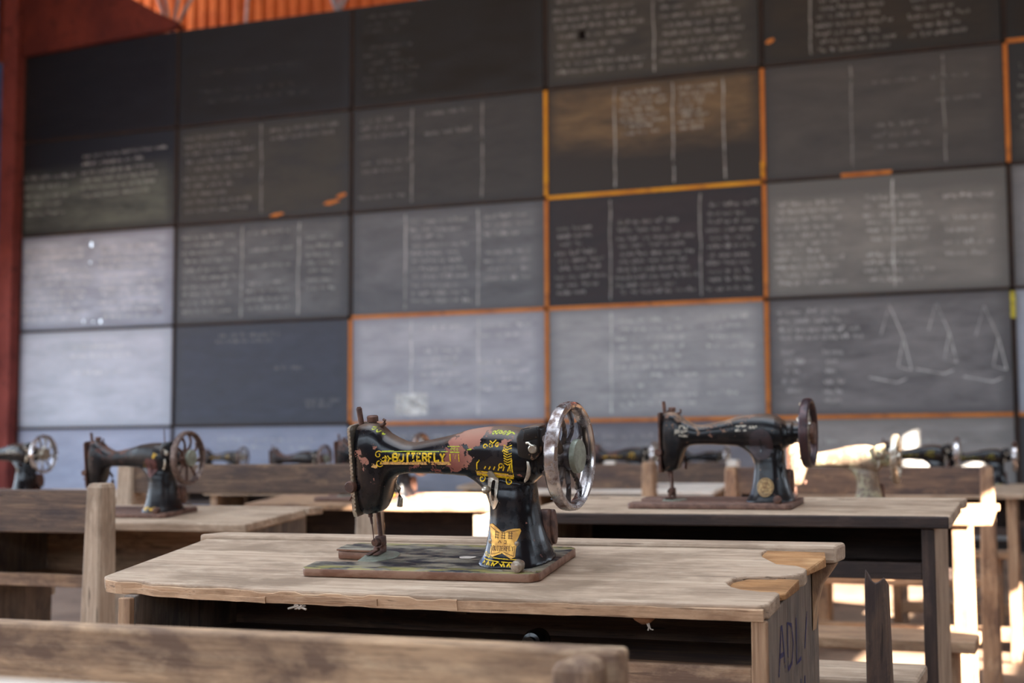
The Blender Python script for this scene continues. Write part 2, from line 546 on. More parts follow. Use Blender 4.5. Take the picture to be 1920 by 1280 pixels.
# lattice truss seen over the top of the boards
bm = B()
def bar(a, b, r):
    tube(bm, [a, b], r, 6)
yt = 15.1
node = at_y(322, 44, yt)
zc = node.z - 0.16
bar((-12.6, yt, zc), (4.4, yt, zc), 0.035)
bar((-12.6, yt, zc + 1.5), (4.4, yt, zc + 1.5), 0.04)
k = 0
x = node.x - 2.4
while x < 4:
    for dx, r in ((-0.62, 0.022), (-0.24, 0.02), (0.24, 0.022), (0.95, 0.025)):
        bar((x, yt, zc), (x + dx, yt + (0.02 if dx > 0 else -0.02), zc + 1.5 * min(1, abs(dx) / 0.6 + 0.4)), r)
    bar((x + 1.2, yt, zc + 1.5), (x + 1.1, yt, zc), 0.02)
    x += 2.4
struct('trim_3', bm, M_TRUSS)

# ------------------------------------------------------------------ blackboards
rnd = random.Random(11)


def ribbon(bm, pts, w, y, M=None):
    """flat stroke in the x-z plane"""
    prev = None
    n = len(pts)
    for i, (px, pz) in enumerate(pts):
        a = pts[max(i - 1, 0)]
        b = pts[min(i + 1, n - 1)]
        dx, dz = b[0] - a[0], b[1] - a[1]
        L = math.hypot(dx, dz) or 1
        nx, nz = -dz / L * w / 2, dx / L * w / 2
        q = (bm.verts.new((px + nx, y, pz + nz)), bm.verts.new((px - nx, y, pz - nz)))
        if prev:
            bm.faces.new((prev[0], prev[1], q[1], q[0]))
        prev = q


def scrawl(bm, x0, x1, z0, z1, lines, y, h=0.036, fill=0.85, w=0.0105, slope=0.0, r=rnd):
    dz = (z1 - z0) / lines
    for i in range(lines):
        z = z1 - (i + 0.5) * dz + r.uniform(-0.008, 0.008)
        if r.random() > fill + 0.1:
            continue
        x = x0 + r.uniform(0, 0.06)
        end = x1 - abs(r.gauss(0, 0.18)) * (x1 - x0)
        while x < end:
            L = r.uniform(0.05, 0.17)
            if x + L > x1:
                break
            pts = []
            q = x
            up = 1
            while q < x + L:
                pts.append((q, z + (q - x0) * slope + up * r.uniform(0.25, 0.6) * h + (h * 0.5 if r.random() < 0.15 else 0)))
                up = -up
                q += r.uniform(0.007, 0.014)
            if len(pts) > 1:
                ribbon(bm, pts, w * r.uniform(0.7, 1.3), y)
            x += L + r.uniform(0.025, 0.05)


ROWN = {3: 'top', 2: 'second', 1: 'middle', 0: 'fourth', -1: 'bottom'}
COLN = ['leftmost', 'second', 'third', 'fourth', 'fifth', 'rightmost']
# (row, column): bare colour, chalk colour (both hold some of the wall's light), band, writing columns (x0,x1,z0,z1,lines,fill), dividers, chalk level, label
D3 = [(-1.12, -0.45), (-0.40, 0.45), (0.50, 1.12)]
D2 = [(-1.12, -0.05), (0.05, 1.12)]
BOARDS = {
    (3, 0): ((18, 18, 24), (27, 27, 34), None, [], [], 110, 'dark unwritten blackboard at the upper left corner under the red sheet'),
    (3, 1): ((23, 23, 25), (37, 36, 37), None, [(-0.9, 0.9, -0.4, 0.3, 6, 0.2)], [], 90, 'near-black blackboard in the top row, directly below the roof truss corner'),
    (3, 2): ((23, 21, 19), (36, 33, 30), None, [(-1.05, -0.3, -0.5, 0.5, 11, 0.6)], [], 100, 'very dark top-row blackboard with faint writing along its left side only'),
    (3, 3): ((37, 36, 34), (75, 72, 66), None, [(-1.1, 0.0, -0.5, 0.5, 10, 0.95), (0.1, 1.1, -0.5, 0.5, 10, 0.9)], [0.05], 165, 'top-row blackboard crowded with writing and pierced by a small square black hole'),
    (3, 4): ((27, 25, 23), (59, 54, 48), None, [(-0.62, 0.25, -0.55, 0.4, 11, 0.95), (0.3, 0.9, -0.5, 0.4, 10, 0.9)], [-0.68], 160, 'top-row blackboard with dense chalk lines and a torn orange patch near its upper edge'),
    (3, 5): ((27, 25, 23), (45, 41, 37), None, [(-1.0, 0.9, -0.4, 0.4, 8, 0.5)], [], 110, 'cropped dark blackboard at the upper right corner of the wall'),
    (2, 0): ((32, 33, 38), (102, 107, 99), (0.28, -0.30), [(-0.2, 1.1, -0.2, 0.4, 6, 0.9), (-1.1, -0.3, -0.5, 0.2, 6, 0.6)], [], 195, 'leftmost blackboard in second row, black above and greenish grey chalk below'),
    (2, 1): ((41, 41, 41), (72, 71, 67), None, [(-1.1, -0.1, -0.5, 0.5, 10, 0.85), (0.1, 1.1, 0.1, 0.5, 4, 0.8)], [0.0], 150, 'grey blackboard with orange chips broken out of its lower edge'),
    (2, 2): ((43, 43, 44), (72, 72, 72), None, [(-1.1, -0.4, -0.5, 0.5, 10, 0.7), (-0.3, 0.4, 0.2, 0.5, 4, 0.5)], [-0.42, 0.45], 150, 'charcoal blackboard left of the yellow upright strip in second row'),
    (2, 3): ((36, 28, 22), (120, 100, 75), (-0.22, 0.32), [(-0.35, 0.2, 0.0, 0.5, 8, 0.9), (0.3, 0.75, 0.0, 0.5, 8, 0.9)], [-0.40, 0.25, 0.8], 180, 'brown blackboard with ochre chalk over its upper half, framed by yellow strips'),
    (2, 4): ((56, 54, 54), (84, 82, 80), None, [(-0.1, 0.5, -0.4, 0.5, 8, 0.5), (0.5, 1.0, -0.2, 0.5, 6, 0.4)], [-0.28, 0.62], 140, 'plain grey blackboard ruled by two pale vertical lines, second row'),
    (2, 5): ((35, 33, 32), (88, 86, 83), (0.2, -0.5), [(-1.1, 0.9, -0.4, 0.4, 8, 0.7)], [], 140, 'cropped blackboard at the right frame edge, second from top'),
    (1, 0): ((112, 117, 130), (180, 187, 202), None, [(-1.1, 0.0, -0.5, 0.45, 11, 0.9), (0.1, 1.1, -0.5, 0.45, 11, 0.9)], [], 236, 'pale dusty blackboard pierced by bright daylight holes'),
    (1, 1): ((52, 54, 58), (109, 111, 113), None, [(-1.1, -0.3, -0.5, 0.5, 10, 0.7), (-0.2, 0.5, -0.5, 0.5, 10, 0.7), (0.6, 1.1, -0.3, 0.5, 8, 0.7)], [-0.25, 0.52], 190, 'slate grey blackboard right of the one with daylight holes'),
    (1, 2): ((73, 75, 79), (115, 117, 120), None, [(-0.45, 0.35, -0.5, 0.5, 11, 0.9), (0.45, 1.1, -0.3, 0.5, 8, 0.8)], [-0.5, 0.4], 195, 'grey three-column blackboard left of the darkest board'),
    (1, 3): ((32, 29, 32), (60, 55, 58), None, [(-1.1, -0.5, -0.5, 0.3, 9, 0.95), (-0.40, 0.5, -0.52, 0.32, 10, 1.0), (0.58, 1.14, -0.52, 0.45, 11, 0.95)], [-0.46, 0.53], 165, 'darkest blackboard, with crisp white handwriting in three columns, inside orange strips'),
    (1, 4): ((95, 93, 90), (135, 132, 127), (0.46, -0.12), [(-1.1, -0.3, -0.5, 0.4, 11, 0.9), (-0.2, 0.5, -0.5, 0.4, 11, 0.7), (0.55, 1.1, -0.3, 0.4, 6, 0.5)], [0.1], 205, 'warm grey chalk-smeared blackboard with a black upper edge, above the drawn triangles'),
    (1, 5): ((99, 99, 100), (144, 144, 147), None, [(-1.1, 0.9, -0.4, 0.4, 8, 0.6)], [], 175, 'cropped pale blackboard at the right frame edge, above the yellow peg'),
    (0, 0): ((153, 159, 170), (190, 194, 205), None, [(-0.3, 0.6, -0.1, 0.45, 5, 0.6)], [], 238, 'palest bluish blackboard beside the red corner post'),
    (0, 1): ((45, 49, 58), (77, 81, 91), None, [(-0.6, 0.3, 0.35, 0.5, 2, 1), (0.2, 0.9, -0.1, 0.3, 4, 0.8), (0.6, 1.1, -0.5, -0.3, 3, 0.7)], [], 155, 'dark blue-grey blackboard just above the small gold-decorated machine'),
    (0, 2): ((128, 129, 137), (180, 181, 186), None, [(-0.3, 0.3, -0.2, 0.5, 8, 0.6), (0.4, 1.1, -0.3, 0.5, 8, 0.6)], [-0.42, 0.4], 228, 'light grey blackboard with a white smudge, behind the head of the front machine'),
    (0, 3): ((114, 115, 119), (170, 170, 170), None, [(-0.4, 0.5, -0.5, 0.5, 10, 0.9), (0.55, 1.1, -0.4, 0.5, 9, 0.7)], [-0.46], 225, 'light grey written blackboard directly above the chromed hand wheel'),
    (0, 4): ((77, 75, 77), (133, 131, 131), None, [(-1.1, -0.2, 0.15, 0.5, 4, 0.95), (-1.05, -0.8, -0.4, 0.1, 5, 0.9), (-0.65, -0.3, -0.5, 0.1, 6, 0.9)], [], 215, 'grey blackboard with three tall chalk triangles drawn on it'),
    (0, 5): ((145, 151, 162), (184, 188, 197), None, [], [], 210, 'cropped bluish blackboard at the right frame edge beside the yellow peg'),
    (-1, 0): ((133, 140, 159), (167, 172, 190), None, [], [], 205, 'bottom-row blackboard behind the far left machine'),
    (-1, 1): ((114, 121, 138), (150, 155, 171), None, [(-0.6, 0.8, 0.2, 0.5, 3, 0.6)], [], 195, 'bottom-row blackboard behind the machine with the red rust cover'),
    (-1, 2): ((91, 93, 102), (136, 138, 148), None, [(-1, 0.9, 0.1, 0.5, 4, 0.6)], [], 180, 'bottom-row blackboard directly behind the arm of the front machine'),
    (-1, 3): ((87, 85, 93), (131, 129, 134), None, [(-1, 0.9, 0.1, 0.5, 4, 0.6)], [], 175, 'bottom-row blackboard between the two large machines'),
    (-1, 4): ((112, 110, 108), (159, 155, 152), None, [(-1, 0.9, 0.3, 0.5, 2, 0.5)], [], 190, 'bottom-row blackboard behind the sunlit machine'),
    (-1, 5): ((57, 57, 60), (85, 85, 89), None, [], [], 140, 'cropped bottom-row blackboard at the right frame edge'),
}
# which edge strips are coloured: (row, col) -> {edge: material}
STRIPS = {(2, 3): {'left': 'y', 'bottom': 'y'}, (2, 4): {'left': 'o', }, (1, 3): {'left': 'o', 'bottom': 'o'}, (1, 4): {'left': 'o'},
          (1, 2): {'bottom': 'o'}, (0, 2): {'left': 'o', 'bottom': 'o'}, (0, 3): {'left': 'o', 'bottom': 'o'}, (0, 4): {'left': 'o', 'bottom': 'o'}, (0, 5): {'bottom': 'o'},
          (3, 5): {'bottom': 'o'}, (2, 5): {'left': 'o'}}
SMAT = {'y': M_STRIPY, 'o': M_STRIPO, 'd': M_STRIPD}
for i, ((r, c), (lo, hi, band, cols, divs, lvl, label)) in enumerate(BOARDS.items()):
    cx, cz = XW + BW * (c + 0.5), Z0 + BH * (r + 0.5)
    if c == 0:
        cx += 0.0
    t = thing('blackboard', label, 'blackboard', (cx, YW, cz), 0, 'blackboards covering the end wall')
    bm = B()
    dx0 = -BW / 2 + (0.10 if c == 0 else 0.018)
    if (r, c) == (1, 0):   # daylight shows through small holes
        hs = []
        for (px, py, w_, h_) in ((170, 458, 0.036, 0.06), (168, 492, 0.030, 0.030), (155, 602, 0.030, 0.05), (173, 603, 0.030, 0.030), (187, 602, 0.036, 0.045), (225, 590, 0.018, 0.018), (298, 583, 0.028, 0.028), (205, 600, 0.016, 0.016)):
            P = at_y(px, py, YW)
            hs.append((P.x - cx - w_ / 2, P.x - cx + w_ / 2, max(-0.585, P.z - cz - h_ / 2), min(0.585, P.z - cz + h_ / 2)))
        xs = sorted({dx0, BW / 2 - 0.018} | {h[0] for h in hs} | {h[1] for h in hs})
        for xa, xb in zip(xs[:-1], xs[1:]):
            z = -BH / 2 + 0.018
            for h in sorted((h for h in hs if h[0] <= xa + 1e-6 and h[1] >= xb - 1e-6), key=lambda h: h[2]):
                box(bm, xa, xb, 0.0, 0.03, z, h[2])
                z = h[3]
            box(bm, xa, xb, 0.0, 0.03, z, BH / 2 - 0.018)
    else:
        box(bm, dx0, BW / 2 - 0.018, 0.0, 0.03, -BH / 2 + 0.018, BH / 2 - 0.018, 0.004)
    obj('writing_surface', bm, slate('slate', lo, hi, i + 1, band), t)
    st = STRIPS.get((r, c), {})
    for edge in ('left', 'bottom'):
        bm = B()
        w = 0.026 if edge in st else 0.02
        if edge == 'left':
            box(bm, dx0 - w, dx0 + w * 0.6, -0.018, 0.03, -BH / 2 + 0.02, BH / 2 - 0.022, 0.004)
        else:
            box(bm, dx0 + 0.01, BW / 2 - 0.02, -0.016, 0.03, -BH / 2 - w + 0.008, -BH / 2 + w * 0.8, 0.004)
        so = obj('frame_strip', bm, SMAT[st.get(edge, 'd')], t)
        if edge in st:
            so['label'] = 'bare orange wooden frame strip'
    bm = B()
    for (x0, x1, z0, z1, ln, fill) in cols:
        scrawl(bm, x0, x1, z0, z1, ln, -0.0012, fill=fill, slope=rnd.uniform(-0.02, 0.02))
    for d in divs:
        ribbon(bm, [(d + rnd.uniform(-0.008, 0.008), 0.54 - k * 0.135) for k in range(9)], 0.014, -0.0014)
    if (r, c) == (0, 4):
        for q, (xa, za, s) in enumerate(((0.05, 0.5, 1.0), (0.50, 0.5, 0.9), (0.95, 0.45, 0.95))):
            ribbon(bm, [(xa - 0.10 * s, za - 0.30 * s), (xa - 0.01, za), (xa + 0.12 * s, za - 0.33 * s), (xa + 0.19 * s, za - 0.66 * s)], 0.011, -0.0018)
            ribbon(bm, [(xa + 0.12 * s, za - 0.33 * s), (xa + 0.06 * s, za - 0.62 * s), (xa + 0.19 * s, za - 0.66 * s)], 0.009, -0.0018)
            ribbon(bm, [(xa - 0.22, za - 0.72 * s), (xa + 0.05, za - 0.78 * s), (xa + 0.14, za - 0.74 * s)], 0.012, -0.0018)
    if (r, c) == (0, 2):
        for q in range(9):
            ribbon(bm, [(-0.62 + 0.05 * k, -0.50 + q * 0.026 + 0.006 * math.sin(k + q)) for k in range(9)], 0.03, -0.0018)
    if len(bm.verts):
        obj('chalk_writing', bm, chalk(lvl), t)['kind'] = 'stuff'
    else:
        bm.free()
    if (r, c) in ((2, 1), (3, 4)):   # splintered orange chips
        for (x, z, sx, sz) in ([(0.22, -0.57, 0.10, 0.025), (0.95, -0.47, 0.11, 0.03), (1.08, -0.40, 0.07, 0.03)] if (r, c) == (2, 1) else [(0.75, 0.02, 0.16, 0.035), (0.9, 0.06, 0.1, 0.04), (-1.1, -0.35, 0.05, 0.03)]):
            bm = B(); prism(bm, [(x - sx, z - sz * 0.5), (x - sx * 0.2, z - sz), (x + sx, z + sz * 0.2), (x + sx * 0.7, z + sz), (x - sx * 0.4, z + sz * 0.6)], 'y', -0.006, 0.002)
            obj('splintered_chip', bm, M_STRIPO, t)
    if (r, c) == (3, 3):
        bm = B(); box(bm, -0.80, -0.72, -0.004, 0.01, -0.10, 0.0)
        obj('square_hole', bm, M_BLACK, t)
    if (r, c) == (2, 4):
        bm = B(); box(bm, -1.215, -1.18, -0.03, 0.0, -0.56, -0.40, 0.004)
        obj('peg', bm, M_STRIPY, t)
        bm = B(); box(bm, -0.4, 0.1, -0.02, 0.0, -0.625, -0.585, 0.004)
        obj('splintered_chip', bm, M_STRIPO, t)
    if (r, c) == (0, 5):
        bm = B(); box(bm, -1.215, -1.17, -0.03, 0.0, 0.32, 0.58, 0.004)
        o = obj('peg', bm, plain('yellow_peg', (212, 196, 60), 0.6), t)

# ------------------------------------------------------------------ school desks
QX, QY, QZ, QT = -0.8666, 1.9455, 0.7579, 0.1554        # bed centre of the front machine and slope of its desk


def slope_M(zb, tilt):
    """desk-top frame (origin at the machine bed) -> root frame"""
    return Matrix.Translation((0, 0, zb)) @ Matrix.Rotation(tilt, 4, 'X')


def wavy(x0, x1, y, n, amp, r):
    return [(x0 + (x1 - x0) * i / n, y + r.uniform(-amp, amp)) for i in range(n + 1)]


def desk(label, cx, cy, zb, tilt, w, dx=0.0, style='panel', top='grey', front='dark', divider=None, th=0.022, seed=0, boxh=0.165, lip=None, inset=0.035, group='school desks with sewing machines'):
    """cx,cy,zb: centre of the machine bed the desk carries; w: width; dx: offset of the desk's middle"""
    r = random.Random(seed)
    t = thing('school_desk', label, 'desk', (cx, cy, 0), 0, group)
    M = slope_M(zb, tilt)
    zt = -0.0135
    x0, x1 = dx - w / 2, dx + w / 2
    bm = B()
    pts = wavy(x0, x1, -0.165, 9, 0.003, r) + [(x1, 0.157), (x0, 0.157)]
    prism(bm, pts, 'z', zt - th, zt, 0.004, M)
    obj('desktop', bm, wood(top, 'X'), t)
    if lip:
        bm = B(); box(bm, x0 + 0.004, x1 - 0.004, -0.1735, -0.160, zt - th + 0.0005, zt - 0.002, 0.003, M)
        obj('shade_strip', bm, wood(lip, 'X'), t)  # strip added to colour shade onto the desk's front edge
    yb = M @ Vector((0, 0.160, zt))
    bm = B()
    box(bm, x0 - 0.005, x1 + 0.008, yb.y + 0.002, yb.y + 0.088, yb.z - 0.018, yb.z + 0.004, 0.004)
    obj('pencil_ledge', bm, wood(top, 'X'), t)
    zu = lambda y: (M @ Vector((0, y, zt - th))).z
    yf, ybk = -0.14, yb.y + 0.06
    i0, i1 = x0 + inset, x1 - inset
    if style == 'panel':
        for xa in (i0, i1 - 0.024):
            bm = B()
            prism(bm, [(yf, 0), (ybk, 0), (ybk, yb.z - 0.019), (yb.y, yb.z - 0.02 - th * .3), (yf, zu(yf) - 0.001)], 'x', xa, xa + 0.024, 0.002)
            sp = obj('side_panel', bm, wood('panel' if front != 'dark' else 'grey', 'Z'), t)
            if lip:
                bm = B(); box(bm, xa - 0.001, xa + 0.025, yf - 0.012, yf, 0, zu(yf - 0.01) - 0.002, 0.002)
                obj('panel_front', bm, wood(lip, 'Z'), t)  # thin piece added to colour shade onto the panel front
    else:
        for xa in (i0, i1 - 0.042):
            for ya, yc in ((yf, 0.0), (ybk - 0.045, 0.05)):
                bm = B()
                z1 = min(zu(ya), yb.z - 0.019) - 0.002
                prism(bm, [(ya + yc, 0), (ya + yc + 0.045, 0), (ya + 0.045, z1), (ya, z1)], 'x', xa, xa + 0.042, 0.003)
                obj('leg', bm, wood('warm', 'Z'), t)
        for xa in (i0 + 0.008, i1 - 0.034):
            bm = B()
            box(bm, xa, xa + 0.024, yf + 0.05, ybk - 0.05, zu(yf) - 0.13, zu(yf) - 0.012, 0.002)
            obj('side_apron', bm, wood('warm', 'Y'), t)
    a0, a1 = i0 + 0.026, i1 - 0.026
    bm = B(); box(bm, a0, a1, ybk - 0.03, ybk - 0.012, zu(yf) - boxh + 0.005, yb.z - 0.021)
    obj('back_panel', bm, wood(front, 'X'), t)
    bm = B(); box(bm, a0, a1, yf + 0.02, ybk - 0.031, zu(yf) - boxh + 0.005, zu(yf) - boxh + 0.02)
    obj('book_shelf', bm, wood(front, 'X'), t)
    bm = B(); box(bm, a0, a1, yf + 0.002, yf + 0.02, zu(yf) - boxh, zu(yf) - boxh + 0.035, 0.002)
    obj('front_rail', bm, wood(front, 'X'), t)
    if divider is not None:
        bm = B(); box(bm, divider - 0.022, divider + 0.022, yf + 0.001, yf + 0.04, 0.0, zu(yf) - 0.004, 0.003)
        obj('middle_leg', bm, wood('warm', 'Z'), t)
    bm = B(); box(bm, a0, a1, 0.0, 0.05, 0.08, 0.14, 0.004)
    obj('foot_rail', bm, wood('warm', 'X'), t)
    return t


def bench(label, x0, x1, y, ztop, zbot, seat_y0, seat_y1, seat_z, post_w=0.055, post_d=0.05, post_top=0.012, back='bench', postk='grey', group='benches behind the desks', inset=0.0):
    """backrest board between two posts, seat plank on the far side"""
    cx = (x0 + x1) / 2
    t = thing('bench', label, 'bench', (cx, y, 0), 0, group)
    h = (x1 - x0) / 2
    bm = B()
    box(bm, -h + (0 if inset else post_w * 0.5), h - (0 if inset else post_w * 0.5), 0.0, 0.032 if inset else 0.028, zbot, ztop, 0.004)
    obj('backrest', bm, wood(back, 'X'), t)
    for s in (-1, 1):
        bm = B()
        xa, xb = (-h + inset, -h + inset + post_w) if s < 0 else (h - inset - post_w, h - inset)
        f = 0.012 if not inset else 0.004
        pf = -0.012 if not inset else -0.042
        R = []
        for z, g in ((0, f), (seat_z, f * 0.7), (ztop + post_top - 0.006, 0.0), (ztop + post_top, -0.006)):
            R.append([(xa - g, pf - g, z), (xb + g, pf - g, z), (xb + g, post_d, z), (xa - g, post_d, z)])
        loft(bm, R)
        bmesh.ops.bevel(bm, geom=list(bm.edges), offset=0.005 if not inset else 0.003, segments=1, affect='EDGES')
        obj('post', bm, wood(postk, 'Z'), t)
    if seat_y1 is not None:
        bm = B()
        box(bm, -h + 0.0, h - 0.0, seat_y0, seat_y1, seat_z - 0.03, seat_z, 0.004)
        obj('seat', bm, wood(postk, 'X'), t)
        for s in (-1, 1):
            bm = B()
            xa = -h + 0.02 if s < 0 else h - 0.065
            box(bm, xa, xa + 0.045, seat_y1 - 0.075, seat_y1 - 0.03, 0, seat_z - 0.031, 0.003)
            obj('leg', bm, wood(postk, 'Z'), t)
    return t


# --- the front desk, with its broken top
t = thing('school_desk', 'weathered front desk with a splintered front edge and broken notches at its right end', 'desk', (QX, QY, 0), 0, 'school desks with sewing machines')
FRONT_DESK = t
M = slope_M(QZ, QT)
zt = -0.0135
r = random.Random(5)
bm = B()
edge = [(-0.512, -0.118), (-0.505, -0.128), (-0.47, -0.140), (-0.43, -0.138), (-0.40, -0.149), (-0.36, -0.150), (-0.32, -0.157), (-0.27, -0.156), (-0.22, -0.163), (-0.15, -0.165), (-0.08, -0.166), (0.0, -0.170),
        (0.12, -0.172), (0.25, -0.170), (0.40, -0.168), (0.505, -0.164), (0.517, -0.156), (0.521, -0.10), (0.515, -0.093), (0.498, -0.094), (0.470, -0.086), (0.452, -0.072), (0.440, -0.050), (0.446, -0.022), (0.462, -0.012), (0.505, -0.006), (0.524, 0.004), (0.533, 0.020),
        (0.533, 0.040), (0.518, 0.056), (0.488, 0.064), (0.474, 0.085), (0.458, 0.110), (0.452, 0.134), (0.458, 0.157), (-0.508, 0.157)]
prism(bm, edge, 'z', zt - 0.020, zt, 0.003, M)
top = obj('desktop', bm, wood('grey', 'X'), t)
for pts, z1 in (([(0.462, -0.012), (0.44, -0.03), (0.437, -0.055), (0.452, -0.075), (0.48, -0.080), (0.505, -0.078), (0.522, -0.06), (0.53, -0.005), (0.50, -0.006)], -0.006),
                ([(0.474, 0.06), (0.50, 0.06), (0.528, 0.075), (0.545, 0.13), (0.54, 0.157), (0.452, 0.157), (0.45, 0.12)], -0.007)):
    bm = B()
    v = prism(bm, pts, 'z', zt - 0.019, zt + z1, 0.002)
    for q in bm.verts:   # split surface drops towards the front
        if q.co.z > zt - 0.012:
            q.co.z += (q.co.y - 0.5 * (pts[0][1] + pts[3][1])) * 0.10 + r.uniform(-0.001, 0.001) - 0.002
    for q in bm.verts:
        q.co = M @ q.co
    o = obj('splintered_wood', bm, wood('fresh', 'X'), t)
    o['label'] = 'orange freshly split wood where the top has broken'
# splintered front edge: layers of torn wood along the left of the lip
ED = [e for e in edge if e[1] < -0.10 and e[0] < 0.5]
def edge_y(x):
    for a, b in zip(ED[:-1], ED[1:]):
        if a[0] <= x <= b[0]:
            return a[1] + (b[1] - a[1]) * (x - a[0]) / max(1e-6, b[0] - a[0])
    return ED[-1][1]
for xa, xb, out, ztop, zbot, jag in ((-0.500, 0.10, 0.0030, -0.0040, -0.0205, 0.0035), (0.085, 0.512, 0.0020, -0.0045, -0.0200, 0.0012), (-0.46, -0.20, 0.0055, -0.011, -0.0200, 0.003), (-0.17, -0.02, 0.0050, -0.008, -0.0165, 0.003)):
    bm = B()
    n = int((xb - xa) / 0.012)
    rings = []
    a = b = 0
    for k in range(n + 1):
        x = xa + (xb - xa) * k / n
        if k % 3 == 0:
            a, b = r.uniform(-1, 1) * jag * 0.7, r.uniform(-0.2, 1) * jag * 0.6
        y = edge_y(x)
        rings.append([M @ Vector((x, y + 0.003, zt + ztop + a)), M @ Vector((x, y - out + r.uniform(0, .0012), zt + ztop + a - 0.001)), M @ Vector((x, y - out, zt + zbot + b)), M @ Vector((x, y + 0.003, zt + zbot + b))])
    loft(bm, rings)
    obj('splintered_edge', bm, wood('splint', 'X'), t)
yb = M @ Vector((0, 0.160, zt))
bm = B()
box(bm, -0.532, 0.556, yb.y + 0.003, yb.y + 0.093, yb.z - 0.020, yb.z + 0.006, 0.005)
for q in bm.verts:
    if q.co.x < -0.52:
        q.co.y += 0.01 if q.co.y < yb.y + 0.02 else 0
obj('pencil_ledge', bm, wood('grey', 'X'), t)
bm = B()
prism(bm, [(0.517, yb.z - 0.021), (0.552, yb.z - 0.021), (0.544, yb.z - 0.032), (0.530, yb.z - 0.052), (0.522, yb.z - 0.08), (0.517, yb.z - 0.12)], 'y', yb.y + 0.015, yb.y + 0.05, 0.002)
obj('ledge_bracket', bm, wood('bare', 'Z'), t)
zu = lambda y: (M @ Vector((0, y, zt - 0.02))).z
for xa, kind in ((-0.452, 'panel'), (0.495, 'panel')):
    bm = B()
    prism(bm, [(-0.147, 0), (yb.y + 0.075, 0), (yb.y + 0.075, yb.z - 0.021), (yb.y, yb.z - 0.03), (-0.147, zu(-0.147) - 0.001)], 'x', xa, xa + 0.021, 0.002)
    sp = obj('side_panel', bm, wood(kind, 'Z'), t)
    bm = B()
    box(bm, xa - 0.001 if xa < 0 else xa + 0.0005, xa + 0.0205, -0.1475 - 0.012, -0.1475, 0, zu(-0.16) - 0.001, 0.002)
    obj('panel_front', bm, wood('warm', 'Z'), t)
    if xa > 0:   # blue pen letters scratched on the outer face
        bm = B()
        X = xa + 0.0216
        G = {'A': [[(0, 0), (.35, 1), (.45, 1), (.8, 0)], [(.15, .4), (.65, .4)]], 'D': [[(0, 0), (0, 1), (.5, .9), (.7, .5), (.5, .1), (0, 0)]], 'O': [[(0.1, 0), (0.1, 1), (.6, 1), (.6, 0), (.1, 0)]], 'L': [[(0, 1), (0, 0), (.6, 0.05)]],
             'V': [[(0, 1), (.3, 0), (.6, 1)]], 'I': [[(0, 0), (0, 1)]], 'U': [[(0, 1), (0.05, .1), (.5, .1), (.6, 1)]], '/': [[(0, 0.2), (.4, 1)]]}
        def letters(txt, y0, z0, h, wd, gap):
            y = y0
            for ch in txt:
                for pl in G[ch]:
                    prev = None
                    for k, (a, b) in enumerate(pl):
                        p = Vector((X, y + a * wd, z0 + b * h))
                        n_ = pl[min(k + 1, len(pl) - 1)]
                        m_ = pl[max(k - 1, 0)]
                        tv = Vector((0, (n_[0] - m_[0]) * wd, (n_[1] - m_[1]) * h)).normalized()
                        nv = Vector((0, -tv.z, tv.y)) * 0.0032
                        q = (bm.verts.new(p + nv), bm.verts.new(p - nv))
                        if prev:
                            bm.faces.new((prev[0], prev[1], q[1], q[0]))
                        prev = q
                y += gap
        letters('ADL/', -0.09, zu(-0.1) - 0.088, 0.062, 0.060, 0.066)
        letters('AVIU', -0.12, zu(-0.1) - 0.175, 0.062, 0.055, 0.064)
        letters('OIL', -0.11, zu(-0.1) - 0.27, 0.07, 0.06, 0.07)
        o = obj('pen_lettering', bm, M_INK, sp)
bm = B(); box(bm, -0.429, 0.493, yb.y - 0.03, yb.y - 0.012, 0.52, zu(yb.y - 0.02) - 0.003)
obj('back_panel', bm, wood('bench', 'X'), t)
bm = B(); box(bm, -0.429, 0.493, -0.12, yb.y - 0.031, 0.622, 0.634, 0.001)
obj('book_shelf', bm, wood('bench', 'X'), t)
bm = B(); box(bm, -0.430, 0.494, -0.146, -0.121, 0.585, 0.640, 0.003)
obj('front_rail', bm, wood('warm', 'X'), t)
bm = B(); box(bm, -0.429, 0.493, 0.0, 0.05, 0.08, 0.14, 0.004)
obj('foot_rail', bm, wood('warm', 'X'), t)
bm = B(); prism(bm, [(0.047, 0.690), (0.052, 0.680), (0.064, 0.680), (0.068, zu(-0.05) - 0.002), (0.044, zu(-0.05) - 0.002)], 'y', -0.05, -0.035, 0.002)
obj('wooden_catch', bm, wood('dark', 'Z'), t)

# things in and on the front desk
shelf = 0.634
P = at_y(1008, 1206, QY - 0.06)
t = thing('black_bottle', 'small glossy black round bottle lying on the open shelf of the front desk', 'bottle', (P.x, P.y, shelf))
bm = B(); lathe(bm, [(-0.028, 0.004), (-0.026, 0.013), (-0.014, 0.0165), (0.008, 0.0165), (0.018, 0.010), (0.030, 0.008)], 'y', (0, 0, 0.0167), 20)
obj('bottle_body', bm, M_BLACK, t, True)
bm = B(); lathe(bm, [(-0.036, 0.0085), (-0.0285, 0.0085)], 'y', (0, 0, 0.0167), 16)
obj('cap', bm, M_BLACK, t, True)
P = at_y(880, 1209, QY - 0.11)
bm = B(); box(bm, -0.06, 0.06, -0.004, 0.004, 0, 0.005, 0.001); box(bm, 0.0, 0.018, -0.006, 0.006, 0.0045, 0.009, 0.001)
o = obj('wooden_stick', bm, wood('pale', 'X'), None, False, (P.x, P.y, 0.6345))
tag(o, 'thin pale stick lying at the front of the open desk shelf', 'stick')
P = at_y(1205, 1146, QY - 0.155)
t = thing('wasp_nest', 'small orange mud nest hanging under the front edge of the front desk', 'nest', (P.x, QY - 0.150, zu(-0.15)))
bm = B()
rr = random.Random(3)
rings = []
